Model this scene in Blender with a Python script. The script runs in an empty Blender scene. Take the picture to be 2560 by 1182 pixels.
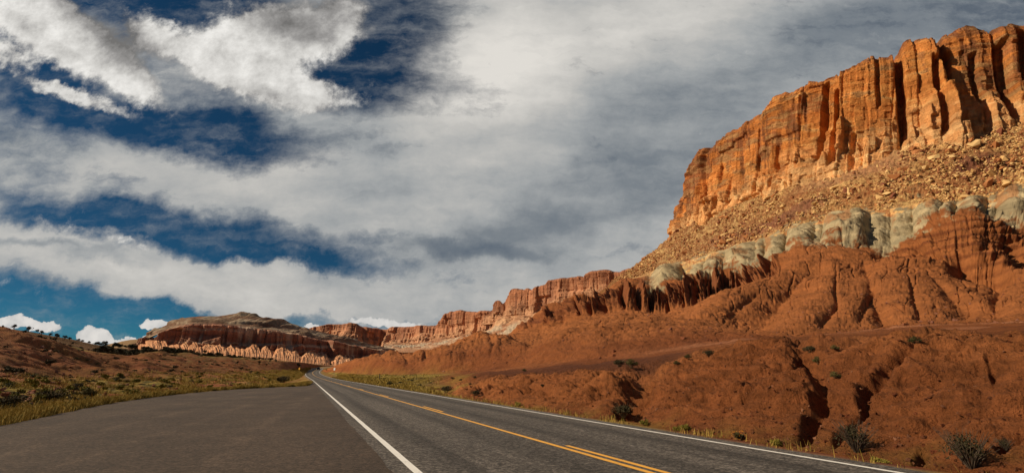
import bpy, bmesh, math, random
import numpy as np
from math import radians as R
random.seed(7); rng = np.random.default_rng(11)
scene = bpy.context.scene
COL = scene.collection

# ------------------------------------------------------------------ camera
F = 1209.0; CX, CY = 1280.0, 591.0; HOR = 935.0; CH = 1.45
PITCH = math.atan((HOR-CY)/F); CP, SP = math.cos(PITCH), math.sin(PITCH)
cam = bpy.data.objects.new('camera', bpy.data.cameras.new('camera')); COL.objects.link(cam)
cam.location = (0, 0, CH); cam.rotation_euler = (math.pi/2+PITCH, 0, 0)
cam.data.sensor_width = 36; cam.data.lens = 36*F/2560; cam.data.clip_end = 80000; cam.data.clip_start = .05
scene.camera = cam
scene.view_settings.view_transform = 'Standard'; scene.view_settings.look = 'None'
scene.view_settings.exposure = 0.0; scene.view_settings.gamma = 1.0
scene.render.resolution_x = 1024; scene.render.resolution_y = 472

def ray(x, y):
    u = (np.asarray(x, float)-CX)/F; v = (CY-np.asarray(y, float))/F
    return u, CP - v*SP, SP + v*CP
def unproj(x, y, D):                      # D = forward distance on the ground plan
    a, b, c = ray(x, y); k = D/b
    return a*k, b*k+0*a, CH + c*k
def proj(X, Y, Z):
    z = Z-CH; f = Y*CP + z*SP
    return CX + F*X/f, CY - F*(z*CP - Y*SP)/f

# ------------------------------------------------------------------ sun + sky
SUN_AZ = R(-97)      # from +Y, negative = to the left
SUN_EL = R(33)
sd = np.array([math.sin(SUN_AZ)*math.cos(SUN_EL), math.cos(SUN_AZ)*math.cos(SUN_EL), math.sin(SUN_EL)])
sun = bpy.data.objects.new('sun', bpy.data.lights.new('sun', 'SUN')); COL.objects.link(sun)
sun.data.energy = 5.0; sun.data.angle = R(.5); sun.data.color = (1, .83, .60)
from mathutils import Vector
sun.rotation_euler = Vector(sd).to_track_quat('Z', 'Y').to_euler()

class NT:
    def __init__(s, tree): s.t = tree; s.t.nodes.clear()
    def n(s, typ, **kw):
        nd = s.t.nodes.new(typ)
        for k, v in kw.items():
            if k == 'i':
                for a, b in v.items(): s.put(nd, a, b)
            else: setattr(nd, k, v)
        return nd
    def put(s, nd, a, b):
        if isinstance(b, bpy.types.NodeSocket): s.t.links.new(b, nd.inputs[a])
        else: nd.inputs[a].default_value = b
    def m(s, op, a, b=None, c=None, clamp=False):
        nd = s.t.nodes.new('ShaderNodeMath'); nd.operation = op; nd.use_clamp = clamp
        s.put(nd, 0, a)
        if b is not None: s.put(nd, 1, b)
        if c is not None: s.put(nd, 2, c)
        return nd.outputs[0]
    def mr(s, v, a, b, c=0., d=1., smooth=True):
        nd = s.t.nodes.new('ShaderNodeMapRange'); nd.interpolation_type = 'SMOOTHSTEP' if smooth else 'LINEAR'
        s.put(nd, 0, v)
        for i, q in zip((1, 2, 3, 4), (a, b, c, d)): s.put(nd, i, q)
        return nd.outputs[0]
    def noise(s, vec, scale, detail=5, rough=.55, dist=0., out=0):
        nd = s.t.nodes.new('ShaderNodeTexNoise'); s.put(nd, 'Vector', vec)
        for k, q in (('Scale', scale), ('Detail', detail), ('Roughness', rough), ('Distortion', dist)): s.put(nd, k, q)
        return nd.outputs[out]
    def mix(s, f, a, b, mode='MIX'):
        nd = s.t.nodes.new('ShaderNodeMix'); nd.data_type = 'RGBA'; nd.blend_type = mode
        s.put(nd, 0, f); s.put(nd, 6, a); s.put(nd, 7, b)
        return nd.outputs[2]
    def ramp(s, f, stops):
        nd = s.t.nodes.new('ShaderNodeValToRGB'); cr = nd.color_ramp
        while len(cr.elements) < len(stops): cr.elements.new(.5)
        for e, (p, c) in zip(cr.elements, stops): e.position = p; e.color = (*c, 1)
        s.put(nd, 0, f); return nd.outputs[0]
    def comb(s, x, y, z=0.):
        nd = s.t.nodes.new('ShaderNodeCombineXYZ')
        for i, q in enumerate((x, y, z)): s.put(nd, i, q)
        return nd.outputs[0]

world = bpy.data.worlds.new('World'); scene.world = world; world.use_nodes = True
w = NT(world.node_tree)
tc = w.n('ShaderNodeTexCoord').outputs['Generated']
sep = w.n('ShaderNodeSeparateXYZ', i={0: tc})
X_, Y_, Z_ = sep.outputs
sky = w.n('ShaderNodeTexSky'); sky.sky_type = 'NISHITA'; sky.sun_disc = False
sky.sun_elevation = SUN_EL; sky.sun_rotation = SUN_AZ; sky.altitude = 1600; sky.air_density = 1.; sky.dust_density = .3; sky.ozone_density = 3.
yy = w.m('MAXIMUM', Y_, .12)
gx = w.m('DIVIDE', X_, yy); gz = w.m('DIVIDE', Z_, yy)
zz = w.m('ADD', w.m('MAXIMUM', Z_, 0.), .12)
px_, py_ = w.m('DIVIDE', X_, zz), w.m('DIVIDE', Y_, zz)
G0 = w.comb(gx, gz)                         # sky chart: tangent plane to the north
STK = w.comb(w.m('ADD', px_, w.m('MULTIPLY', py_, .10)), w.m('MULTIPLY', py_, .30), 3.1)   # high cloud deck, stretched down-wind
# irregular outlines: warp the chart with noise before placing the cloud masses
wn = w.noise(G0, 5., 6, .62, out=1)
wv = w.n('ShaderNodeVectorMath', operation='SUBTRACT', i={0: wn, 1: (.5, .5, .5)}).outputs[0]
wv = w.n('ShaderNodeVectorMath', operation='SCALE', i={0: wv, 'Scale': .17}).outputs[0]
G = w.n('ShaderNodeVectorMath', operation='ADD', i={0: G0, 1: wv}).outputs[0]
wn2 = w.noise(G0, 22., 5, .6, out=1)
wv2 = w.n('ShaderNodeVectorMath', operation='SUBTRACT', i={0: wn2, 1: (.5, .5, .5)}).outputs[0]
wv2 = w.n('ShaderNodeVectorMath', operation='SCALE', i={0: wv2, 'Scale': .045}).outputs[0]
GF = w.n('ShaderNodeVectorMath', operation='ADD', i={0: G0, 1: wv2}).outputs[0]

def blob(x, y, rx, ry, rot, vec=None):
    a, b, c = ray(x, y); p = (float(a/b), float(c/b), 0)
    a2, b2, c2 = ray(x, y-10); k = abs(float(c2/b2)-p[1])/10
    mp = w.n('ShaderNodeMapping', vector_type='TEXTURE', i={'Vector': vec or G})
    mp.inputs['Location'].default_value = p; mp.inputs['Rotation'].default_value = (0, 0, R(rot))
    mp.inputs['Scale'].default_value = (rx*k, ry*k, 1000)
    g = w.n('ShaderNodeTexGradient', gradient_type='SPHERICAL', i={0: mp.outputs[0]})
    return w.mr(g.outputs['Fac'], 0, .85)
def field(start, items, vec=None):
    acc = start
    for x, y, rx, ry, rot, amp in items: acc = w.m('MULTIPLY_ADD', blob(x, y, rx, ry, rot, vec), amp, acc)
    return acc

ns = w.noise(STK, 1.15, 9, .62, .35)
mpS = w.n('ShaderNodeMapping', i={'Vector': GF}); mpS.inputs['Rotation'].default_value = (0, 0, R(9)); mpS.inputs['Scale'].default_value = (1., 3.6, 1.)
nst = w.noise(mpS.outputs[0], 3.1, 10, .66, .5)
nf = w.noise(G0, 9., 12, .66, .15)
def cen(v, k): return w.m('MULTIPLY', w.m('SUBTRACT', v, .5), k)
# -- the soft, wind-drawn deck
nw = w.noise(mpS.outputs[0], 7., 13, .68, .15)
cov = w.m('ADD', w.m('ADD', cen(ns, 1.2), .66), w.m('ADD', w.m('ADD', cen(nst, 2.3), cen(nw, 1.3)), cen(nf, 1.5)))
cov = w.m('ADD', cov, w.mr(Y_, -.25, .05, -1.6, 0.))
HOLES = [(390, 5, 420, 120, -5, -1.5), (190, 215, 480, 110, -26, -1.3), (40, 110, 220, 90, -30, -.9), (60, 235, 230, 90, -20, -.7), (560, 340, 300, 110, -8, -1.9), (430, 330, 500, 60, -10, -.25),
         (850, 165, 300, 130, -20, -1.5), (975, 60, 200, 260, -30, -1.5), (1060, 170, 240, 170, -30, -.4), (300, 540, 620, 80, -6, -1.1), (560, 600, 700, 85, -10, -1.15), (740, 655, 420, 32, -5, -.8),
         (930, 590, 250, 80, 10, -.6), (60, 760, 560, 105, -9, -1.9), (340, 800, 520, 85, -8, -1.6), (830, 803, 560, 44, -3, -1.0), (1570, 640, 220, 34, 0, -.8),
         (1050, 800, 240, 40, 0, -.8), (560, 790, 420, 40, -6, -.9), (250, 270, 420, 60, -10, -.45)]
MASS = [(1620, 250, 1400, 800, 0, .8), (500, 450, 1100, 150, -5, .6), (300, 655, 1100, 90, -12, 1.0), (60, 560, 220, 50, -20, .7), (800, 735, 900, 66, -8, 1.1), (1300, 620, 900, 260, 0, .4), (1050, 500, 700, 160, 0, .3)]
HOLES = [(a_, b_, c_, d_, e_, f_*.86) for a_, b_, c_, d_, e_, f_ in HOLES]
cov = field(cov, HOLES); cov = field(cov, MASS)
thin = w.m('MAXIMUM', w.m('POWER', w.mr(cov, -.55, 1.15, smooth=False), 1.35), w.m('MULTIPLY', w.mr(w.m('ADD', nw, cen(nf, .6)), .40, .85), .34))
nb = w.noise(STK, 1.9, 8, .58, .3); nb2 = w.noise(mpS.outputs[0], 2.4, 9, .6, .4)
br = w.m('ADD', w.m('ADD', cen(nb, .34), .468), w.m('ADD', w.m('ADD', cen(nb2, .34), cen(nw, .24)), cen(nf, .18)))
BR = [(1500, 90, 680, 260, 15, .22), (1230, 230, 300, 300, 30, .16), (1480, 300, 560, 190, 20, -.12), (1900, 150, 700, 260, 15, -.04), (2300, 40, 700, 160, 10, -.12), (1560, 460, 560, 140, 12, -.13), (1200, 632, 330, 44, -3, -.24),
      (1300, 570, 420, 70, 5, -.08), (240, 628, 200, 34, -8, -.22), (60, 595, 200, 22, -6, -.2), (350, 660, 1000, 80, -12, .16), (1050, 560, 300, 60, 12, .08), (1130, 730, 700, 70, -4, .08), (500, 420, 900, 130, -6, .10), (900, 455, 320, 70, 0, -.10), (150, 350, 400, 60, 0, -.10), (1300, 430, 320, 160, 0, .08), (620, 300, 500, 70, -10, -.08)]
br = field(br, BR)
ccol = w.ramp(br, [(0.1, (.10, .13, .17)), (.30, (.20, .225, .25)), (.46, (.36, .375, .38)), (.62, (.52, .51, .485)), (.85, (.74, .71, .66))])
skyc = w.mix(1., sky.outputs[0], (.0085, .0250, .0300, 1), 'MULTIPLY')      # polarised deep blue
low = w.mr(gz, .0, .55)
skyc = w.mix(1., skyc, w.mix(w.mr(gz, .0, .32), (.80, 1.05, 1.12, 1), (.85, .82, .86, 1)), 'MULTIPLY')
c1 = w.mix(thin, skyc, ccol)
# -- bright cumulus in front of the deck
MB_ = [(610, 100, 170, 150, 0, 1.0), (700, 110, 210, 100, 0, .9), (790, 60, 190, 110, 0, 1.1), (640, 190, 250, 95, -20, 1.0), (760, 235, 190, 60, -10, 1.0), (560, 150, 160, 80, -30, .6), (860, 30, 70, 60, 0, .5),
       (60, 30, 280, 110, -34, 1.2), (180, 95, 290, 90, -36, 1.3), (320, 185, 220, 56, -42, 1.1), (390, 95, 150, 70, -10, .75), (360, 60, 150, 60, -30, .4), (440, 130, 120, 50, -20, .5),
       (12, 140, 110, 48, -20, .95), (180, 238, 230, 28, -20, 1.15), (100, 555, 90, 24, -15, .5), (170, 575, 60, 16, 0, .4), (300, 600, 200, 14, -16, .45)]
nB = w.noise(G0, 13., 13, .68, .1)
nB2 = w.noise(G0, 34., 10, .7, .1)
mb = field(w.m('ADD', w.m('ADD', cen(nB, 1.9), cen(nB2, .7)), cen(nst, .5)), MB_, GF)
mbd = w.m('POWER', w.mr(mb, .18, 1.0), 1.2)
bb = field(w.m('ADD', w.m('MULTIPLY', w.m('MINIMUM', mb, 1.1), .34), w.m('ADD', w.m('ADD', cen(nB, .95), cen(nB2, .35)), .31)), [(790, 25, 260, 110, 0, -.36), (740, 85, 170, 60, -20, -.2), (225, 35, 330, 80, -38, -.34), (330, 115, 220, 60, -44, -.24), (90, 85, 160, 30, -35, -.12), (700, 250, 230, 40, -14, -.16), (560, 60, 90, 40, 40, .1)], GF)
bcol = w.ramp(bb, [(.10, (.17, .165, .16)), (.34, (.33, .32, .31)), (.58, (.60, .585, .555)), (.82, (.86, .84, .80))])
c1 = w.mix(mbd, c1, bcol)
# -- small fair-weather cumulus low over the horizon, cut with fine noise
nc = w.noise(G0, 30., 7, .6)
CUM = [(40, 806, 150, 24, -4, 1), (120, 815, 80, 26, 0, 1), (218, 828, 62, 30, -3, 1.1), (240, 842, 80, 22, 0, .9), (392, 804, 62, 24, 0, 1.1), (372, 810, 44, 17, 0, .8), (290, 848, 100, 13, 0, .9), (366, 846, 26, 22, 0, 1), (970, 806, 180, 22, -4, 1.1), (780, 817, 50, 14, 0, .9), (448, 798, 40, 12, -20, .6)]
cum = field(cen(nc, 1.25), [(a_, b_+2, c_*.82, d_*.8, e_, f_) for a_, b_, c_, d_, e_, f_ in CUM], GF)
cumd = w.mr(cum, .32, .50)
cumc = w.ramp(w.m('MULTIPLY_ADD', nc, .9, w.m('MULTIPLY', w.m('MINIMUM', cum, .9), .30)), [(.32, (.40, .42, .44)), (.55, (.58, .57, .55)), (.85, (.74, .71, .67))])
c2 = w.mix(cumd, c1, cumc)
bg = w.n('ShaderNodeBackground', i={'Color': c2, 'Strength': 1.0})
wo = w.n('ShaderNodeOutputWorld', i={'Surface': bg.outputs[0]})
world.cycles.sampling_method = 'MANUAL'; world.cycles.sample_map_resolution = 512

# ------------------------------------------------------------------ helpers
def tag(o, label=None, cat=None, group=None, kind=None):
    if label: o['label'] = label
    if cat: o['category'] = cat
    if group: o['group'] = group
    if kind: o['kind'] = kind
    return o
def mesh_np(name, V, Fq, mat=None, col=None, smooth=True, parent=None, tri=None):
    me = bpy.data.meshes.new(name)
    V = np.asarray(V, np.float32).reshape(-1, 3)
    Fq = np.asarray(Fq, np.int32)
    n = Fq.shape[1]
    me.vertices.add(len(V)); me.vertices.foreach_set('co', V.ravel())
    me.loops.add(Fq.size); me.loops.foreach_set('vertex_index', Fq.ravel())
    me.polygons.add(len(Fq)); me.polygons.foreach_set('loop_start', np.arange(0, Fq.size, n, dtype=np.int32))
    me.polygons.foreach_set('loop_total', np.full(len(Fq), n, np.int32))
    me.polygons.foreach_set('use_smooth', np.full(len(Fq), smooth))
    if col is not None:
        a = me.color_attributes.new('Col', 'FLOAT_COLOR', 'POINT')
        c = np.ones((len(V), 4), np.float32); c[:, :3] = col; a.data.foreach_set('color', c.ravel())
    me.update(calc_edges=True); me.validate()
    if mat: me.materials.append(mat)
    o = bpy.data.objects.new(name, me); COL.objects.link(o)
    if parent: o.parent = parent
    return o
def grid_faces(nr, nc):
    i = np.arange(nr*nc).reshape(nr, nc)
    return np.stack([i[:-1, :-1], i[:-1, 1:], i[1:, 1:], i[1:, :-1]], -1).reshape(-1, 4)
def sub_mesh(name, P, C, fmask, mat, kind='structure', flip=False):
    """cut a part of a grid out as one object"""
    nr, nc = P.shape[:2]; Fq = grid_faces(nr, nc)[fmask.ravel()]
    if flip: Fq = Fq[:, ::-1]
    used, inv = np.unique(Fq, return_inverse=True)
    o = mesh_np(name, P.reshape(-1, 3)[used], inv.reshape(-1, 4), mat, C.reshape(-1, 3)[used])
    o['kind'] = kind; return o

# numpy gradient noise
_p = rng.permutation(256); _p = np.concatenate([_p, _p, _p])
_g = rng.normal(size=(256, 3)); _g /= np.linalg.norm(_g, axis=1)[:, None]
def perlin(x, y, z):
    sh = np.broadcast(x, y, z).shape
    x, y, z = [np.broadcast_to(np.asarray(q, float), sh).ravel() for q in (x, y, z)]
    xi, yi, zi = np.floor(x).astype(int), np.floor(y).astype(int), np.floor(z).astype(int)
    xf, yf, zf = x-xi, y-yi, z-zi; xi &= 255; yi &= 255; zi &= 255
    fx, fy, fz = [q*q*q*(q*(q*6-15)+10) for q in (xf, yf, zf)]
    out = 0
    for dx in (0, 1):
        for dy in (0, 1):
            for dz in (0, 1):
                h = _p[_p[_p[xi+dx]+yi+dy]+zi+dz]; g = _g[h]
                d = g[:, 0]*(xf-dx)+g[:, 1]*(yf-dy)+g[:, 2]*(zf-dz)
                out = out + d*(fx if dx else 1-fx)*(fy if dy else 1-fy)*(fz if dz else 1-fz)
    return (out*1.5).reshape(sh)
def fbm(x, y, z, oct=4, gain=.5, mode='n'):
    a, s, f = 1., 0., 1.
    for o in range(oct):
        n = perlin(x*f+o*17.3, y*f+o*9.1, z*f+o*4.7)
        if mode == 'b': n = np.abs(n)*2-.5           # billow: round mounds, sharp gullies
        s = s+a*n; a *= gain; f *= 2.03
    return s
def sst(x, a, b):
    t = np.clip((x-a)/(b-a), 0, 1); return t*t*(3-2*t)
def gauss1(v, k):
    if k < 1: return v
    r = np.arange(-3*k, 3*k+1); ker = np.exp(-.5*(r/k)**2); ker /= ker.sum()
    return np.convolve(np.pad(v, 3*int(k), mode='edge'), ker, 'same')[3*int(k):-3*int(k)]
def h1(*a):                                   # hash to 0..1 from integer arrays
    s = 0
    for i, q in enumerate(a): s = s + np.asarray(q)*(127.1+71.7*i)
    v = np.sin(s)*43758.5453; return v-np.floor(v)

# ------------------------------------------------------------------ road alignment
YAW = math.atan2(-(765-CX)/F, float(ray(765, HOR)[1])); CYW, SYW = math.cos(YAW), math.sin(YAW)
def rc(s, t): return -s*SYW + t*CYW, s*CYW + t*SYW
def to_rc(X, Y): return Y*CYW - X*SYW, X*CYW + Y*SYW
TL, TY, TR = 1.745, 5.12, 8.57                # left white, yellow, right white
ctl = [rc(s, TY) + (0.,) for s in (-60, -20, 20, 60, 100, 140)]
for x, y, D in ((784, 936, 232), (782, 930, 285), (790, 924, 335), (803, 918.6, 380)):
    ctl.append(tuple(float(q) for q in unproj(x, y, D)))
e0, e1 = np.array(ctl[-2]), np.array(ctl[-1]); d = (e1-e0); 
for k in range(1, 5): ctl.append(tuple(e1 + d*k + np.array((14*k*k, -4*k*k, -.35*k*k))))
ctl = np.array(ctl)
def spline(P, n):
    P = np.asarray(P, float); d = np.r_[0, np.cumsum(np.linalg.norm(np.diff(P, axis=0), axis=1))]
    T = np.gradient(P, d, axis=0); q = np.linspace(0, d[-1], n)
    i = np.clip(np.searchsorted(d, q, 'right')-1, 0, len(P)-2); h = (d[i+1]-d[i]); t = ((q-d[i])/h)[:, None]; h = h[:, None]
    return (2*t**3-3*t**2+1)*P[i]+(t**3-2*t**2+t)*h*T[i]+(-2*t**3+3*t**2)*P[i+1]+(t**3-t**2)*h*T[i+1]
RD = spline(ctl, 900)
RT = np.gradient(RD[:, :2], axis=0); RT /= np.linalg.norm(RT, axis=1)[:, None]
RN = np.stack([RT[:, 1], -RT[:, 0]], 1)       # to the right
RS = np.r_[0, np.cumsum(np.linalg.norm(np.diff(RD[:, :2], axis=0), axis=1))]-60   # station
def road_z(s): return np.interp(s, RS, RD[:, 2])
def along(t, s0=None, s1=None):
    """world line at offset t (in the lateral coordinate measured from the camera)"""
    m = np.ones(len(RS), bool)
    if s0 is not None: m &= (RS >= s0) & (RS <= s1)
    P = RD[m].copy(); P[:, :2] += RN[m]*(t-TY); return P
def ribbon(name, t0, t1, s0, s1, dz, mat, n=None, cols=2, jag=0):
    n = n or int(max(4, (s1-s0)/1.0)); s = np.linspace(s0, s1, n)
    c = np.stack([np.interp(s, RS, RD[:, k]) for k in range(3)], 1); nn = np.stack([np.interp(s, RS, RN[:, k]) for k in range(2)], 1)
    P = np.zeros((n, cols, 3)); tt = np.linspace(t0, t1, cols)
    for j, t in enumerate(tt):
        tj = t + (jag*(perlin(s*.9, t*3.1+j, 5.)+.6*perlin(s*4.3, t*3.1+j, 9.)) if jag and j in (0, cols-1) else 0)
        P[:, j, :2] = c[:, :2]+nn*np.asarray(tj-TY).reshape(-1, 1); P[:, j, 2] = c[:, 2]+dz
    o = mesh_np(name, P, grid_faces(n, cols)[:, ::-1], mat); o['kind'] = 'structure'
    # road coordinates for the pavement texture
    a = o.data.attributes.new('rt', 'FLOAT_VECTOR', 'POINT')
    q = np.zeros((n, cols, 3)); q[..., 0] = tt[None]; q[..., 1] = s[:, None]; a.data.foreach_set('vector', q.astype(np.float32).ravel())
    return o

# ------------------------------------------------------------------ materials
def new_mat(name):
    m = bpy.data.materials.new(name); m.use_nodes = True; return m, NT(m.node_tree)
def finish(t, col, rough=.9, bump=None, bs=.5, bd=.1, spec=.2, extra=None):
    b = t.n('ShaderNodeBsdfPrincipled', i={'Base Color': col, 'Roughness': rough, 'Specular IOR Level': spec})
    if bump is not None:
        bn = t.n('ShaderNodeBump', i={'Strength': bs, 'Distance': bd, 'Height': bump}); t.put(b, 'Normal', bn.outputs[0])
    t.n('ShaderNodeOutputMaterial', i={'Surface': b.outputs[0]}); return b
def mat_terrain(name, sc, bd, bs=.8, var=.35, pebble=0., strata=0., streak=0.):
    m, t = new_mat(name)
    pos = t.n('ShaderNodeNewGeometry').outputs['Position']
    base = t.n('ShaderNodeAttribute', attribute_name='Col').outputs['Color']
    n1 = t.noise(pos, sc, 9, .65); n2 = t.noise(pos, sc*6, 8, .7); n3 = t.noise(pos, sc*.23, 4, .5)
    v = t.m('ADD', t.m('MULTIPLY', n1, .8), t.m('ADD', t.m('MULTIPLY', n2, .7), t.m('MULTIPLY', n3, .5)))      # mean 1
    v = t.mr(v, .7, 1.3, 1-var, 1+var, False)
    vc = t.n('ShaderNodeCombineColor', i={0: v, 1: v, 2: v}).outputs[0]
    c = t.mix(1., base, vc, 'MULTIPLY')
    h = t.m('ADD', n1, t.m('MULTIPLY', n2, .55))
    if pebble:
        vo = t.n('ShaderNodeTexVoronoi', i={'Vector': pos, 'Scale': sc*7, 'Randomness': 1.}); 
        pb = t.mr(vo.outputs['Distance'], .12, .3, 1, 0)
        keep = t.m('GREATER_THAN', t.n('ShaderNodeSeparateColor', i={0: vo.outputs['Color']}).outputs[0], 1-pebble)
        pb = t.m('MULTIPLY', pb, keep); h = t.m('MULTIPLY_ADD', pb, .5, h)
        c = t.mix(t.m('MULTIPLY', pb, .6), c, t.mix(1., c, (1.9, 2.0, 2.2, 1), 'MULTIPLY'))
    if strata:
        mp = t.n('ShaderNodeMapping', i={'Vector': pos}); mp.inputs['Scale'].default_value = (.04, .04, 1.)
        st = t.noise(mp.outputs[0], strata, 5, .6); h = t.m('MULTIPLY_ADD', st, .8, h)
        sv = t.mr(st, .3, .7, .78, 1.22, False); c = t.mix(1., c, t.n('ShaderNodeCombineColor', i={0: sv, 1: sv, 2: sv}).outputs[0], 'MULTIPLY')
    if streak:
        mp = t.n('ShaderNodeMapping', i={'Vector': pos}); mp.inputs['Scale'].default_value = (1., 1., .1)
        st = t.noise(mp.outputs[0], streak, 6, .6); h = t.m('MULTIPLY_ADD', st, .8, h)
        sv = t.mr(st, .35, .7, 1.12, .72, False); c = t.mix(1., c, t.n('ShaderNodeCombineColor', i={0: sv, 1: sv, 2: sv}).outputs[0], 'MULTIPLY')
    finish(t, c, .95, h, bs, bd, .1); return m
M = {}
M['bank'] = mat_terrain('red_clay', 3.0, .30, 1., .50, .16)
M['badland'] = mat_terrain('red_badland', .6, .45, 1., .34, .05)
M['shale'] = mat_terrain('grey_shale', .30, 1.0, .8, .2, 0, .25)
M['talus'] = mat_terrain('talus', .45, 2.2, 1., .55, .5)
M['cliff'] = mat_terrain('sandstone', .16, 3.6, 1., .30, 0, .16, .12)
M['far'] = mat_terrain('far_sandstone', .05, 4.0, .8, .25, 0, .05, .06)
M['fartalus'] = mat_terrain('far_talus', .06, 3.0, .9, .3)
M['hill'] = mat_terrain('brush_hill', 1.0, .6, 1., .45, .12)
M['ground'] = mat_terrain('verge_soil', 4., .06, .9, .35, .2)

def mat_asphalt(name, base, warm, wheel):
    m, t = new_mat(name)
    pos = t.n('ShaderNodeNewGeometry').outputs['Position']
    rt = t.n('ShaderNodeAttribute', attribute_name='rt').outputs['Vector']
    sp = t.n('ShaderNodeSeparateXYZ', i={0: rt}); tt = sp.outputs[0]
    n1 = t.noise(pos, 30, 4, .85); n2 = t.noise(pos, .7, 6, .6); n4 = t.noise(pos, 11, 5, .9)
    mp = t.n('ShaderNodeMapping', i={'Vector': rt}); mp.inputs['Scale'].default_value = (2.2, .05, 1) if wheel else (.5, .10, 1)
    n3 = t.noise(mp.outputs[0], 1.3, 5, .6, .4)
    v1 = t.n('ShaderNodeTexVoronoi', i={'Vector': pos, 'Scale': 26.}); v2 = t.n('ShaderNodeTexVoronoi', i={'Vector': pos, 'Scale': 11.})
    r1 = t.n('ShaderNodeSeparateColor', i={0: v1.outputs['Color']}).outputs[0]; r2 = t.n('ShaderNodeSeparateColor', i={0: v2.outputs['Color']}).outputs[0]
    sk_ = t.m('ADD', t.m('POWER', r1, 2.2), t.m('MULTIPLY', t.m('POWER', r2, 3.), .45))
    g = t.m('MULTIPLY', t.mr(t.m('ADD', t.m('MULTIPLY', n1, .6), t.m('MULTIPLY', n4, .4)), .36, .64, .55, 1.45, False), t.mr(sk_, 0., 1.2, .45 if wheel else .62, 2.3 if wheel else 1.71, False))
    c = t.mix(n2, (*base, 1), (*warm, 1))
    c = t.mix(1., c, t.n('ShaderNodeCombineColor', i={0: g, 1: g, 2: g}).outputs[0], 'MULTIPLY')
    f = t.mr(n3, .3, .7, .72 if wheel else .86, 1.30 if wheel else 1.16, False)
    if not wheel:
        sw = t.m('SUBTRACT', tt, t.m('MULTIPLY', t.m('POWER', t.m('MAXIMUM', t.m('MULTIPLY', sp.outputs[1], .02), 0.), 1.6), 3.5))
        for c0 in (-3.6, -5.3, -1.4, -7.2):
            q = t.m('MULTIPLY', t.m('SUBTRACT', t.m('ADD', sw, t.m('MULTIPLY', n3, .5)), c0), 4.5); e = t.m('MULTIPLY', t.m('EXPONENT', t.m('MULTIPLY', t.m('MULTIPLY', q, q), -1.)), t.mr(n2, .4, .6)); f = t.m('MULTIPLY_ADD', e, .40, f)
        f = t.m('MULTIPLY', f, t.mr(t.noise(pos, .25, 5, .6), .35, .65, .74, 1.16, False))
    if wheel:
        # oil-darkened wheel tracks, two per lane
        acc = None
        for c0, wd in ((2.55, .34), (4.25, .32), (5.95, .34), (7.65, .34)):
            q = t.m('MULTIPLY', t.m('SUBTRACT', t.m('ADD', tt, t.m('MULTIPLY', n3, .35)), c0+.17), 1/wd)
            e = t.m('EXPONENT', t.m('MULTIPLY', t.m('MULTIPLY', q, q), -1.)); acc = e if acc is None else t.m('ADD', acc, e)
        f = t.m('MULTIPLY', f, t.mr(t.m('MULTIPLY', acc, t.m('MULTIPLY_ADD', n2, 1.0, .3)), 0., 1., 1.12, .55, False))
    c = t.mix(1., c, t.n('ShaderNodeCombineColor', i={0: f, 1: f, 2: f}).outputs[0], 'MULTIPLY')
    vo = t.n('ShaderNodeTexVoronoi', feature='DISTANCE_TO_EDGE', i={'Vector': t.n('ShaderNodeVectorMath', operation='ADD', i={0: pos, 1: t.noise(pos, .9, 4, .6, out=1)}).outputs[0], 'Scale': .16})
    ck = t.m('MULTIPLY', t.mr(vo.outputs['Distance'], .0, .004, .45, 0), t.mr(n2, .45, .6))
    c = t.mix(ck, c, (.012, .010, .009, 1))
    finish(t, c, .88, t.m('ADD', n1, n4), .8, .012, .3); return m
M['road'] = mat_asphalt('asphalt', (.068, .059, .052), (.086, .072, .060), True)
M['pull'] = mat_asphalt('pullout_asphalt', (.058, .039, .027), (.074, .050, .034), False)
def mat_paint(name, col, wear):
    m, t = new_mat(name); pos = t.n('ShaderNodeNewGeometry').outputs['Position']
    n = t.noise(pos, 40, 5, .75); n2 = t.noise(pos, 2.5, 5, .6)
    f = t.mr(t.m('ADD', n, t.m('MULTIPLY', n2, .6)), wear, wear+.12)
    finish(t, t.mix(f, (*col, 1), tuple(q*.55+.03 for q in col)+(1,)), .6, n, .3, .006, .3); return m
M['white'] = mat_paint('white_paint', (.78, .75, .70), .87)
M['yellow'] = mat_paint('yellow_paint', (.78, .38, .045), .86)

# ------------------------------------------------------------------ road and pull-out
ribbon('road', 1.40, 9.02, -40, 395, 0, M['road'], n=1600, cols=9, jag=.05)
def mark(name, t0, t1, s0, s1, mat):
    ribbon(name, t0, t1, s0, s1, .006, mat, n=max(6, int((s1-s0)/.35)), cols=2, jag=.006)
mark('edge_marking', TL-.065, TL+.065, -40, 390, M['white'])
mark('edge_marking', TR-.055, TR+.055, -40, 390, M['white'])
mark('centre_marking', TY-.14, TY-.02, -40, 385, M['yellow'])
DASH = [(-8, 9.8), (20.2, 23.8), (34.6, 38.9), (50.5, 54.5), (66, 70), (82, 86), (98, 102), (114, 118), (130, 134), (146, 150)]
for a, b in DASH: mark('centre_marking', TY+.09, TY+.20, a, b, M['yellow'])

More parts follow.
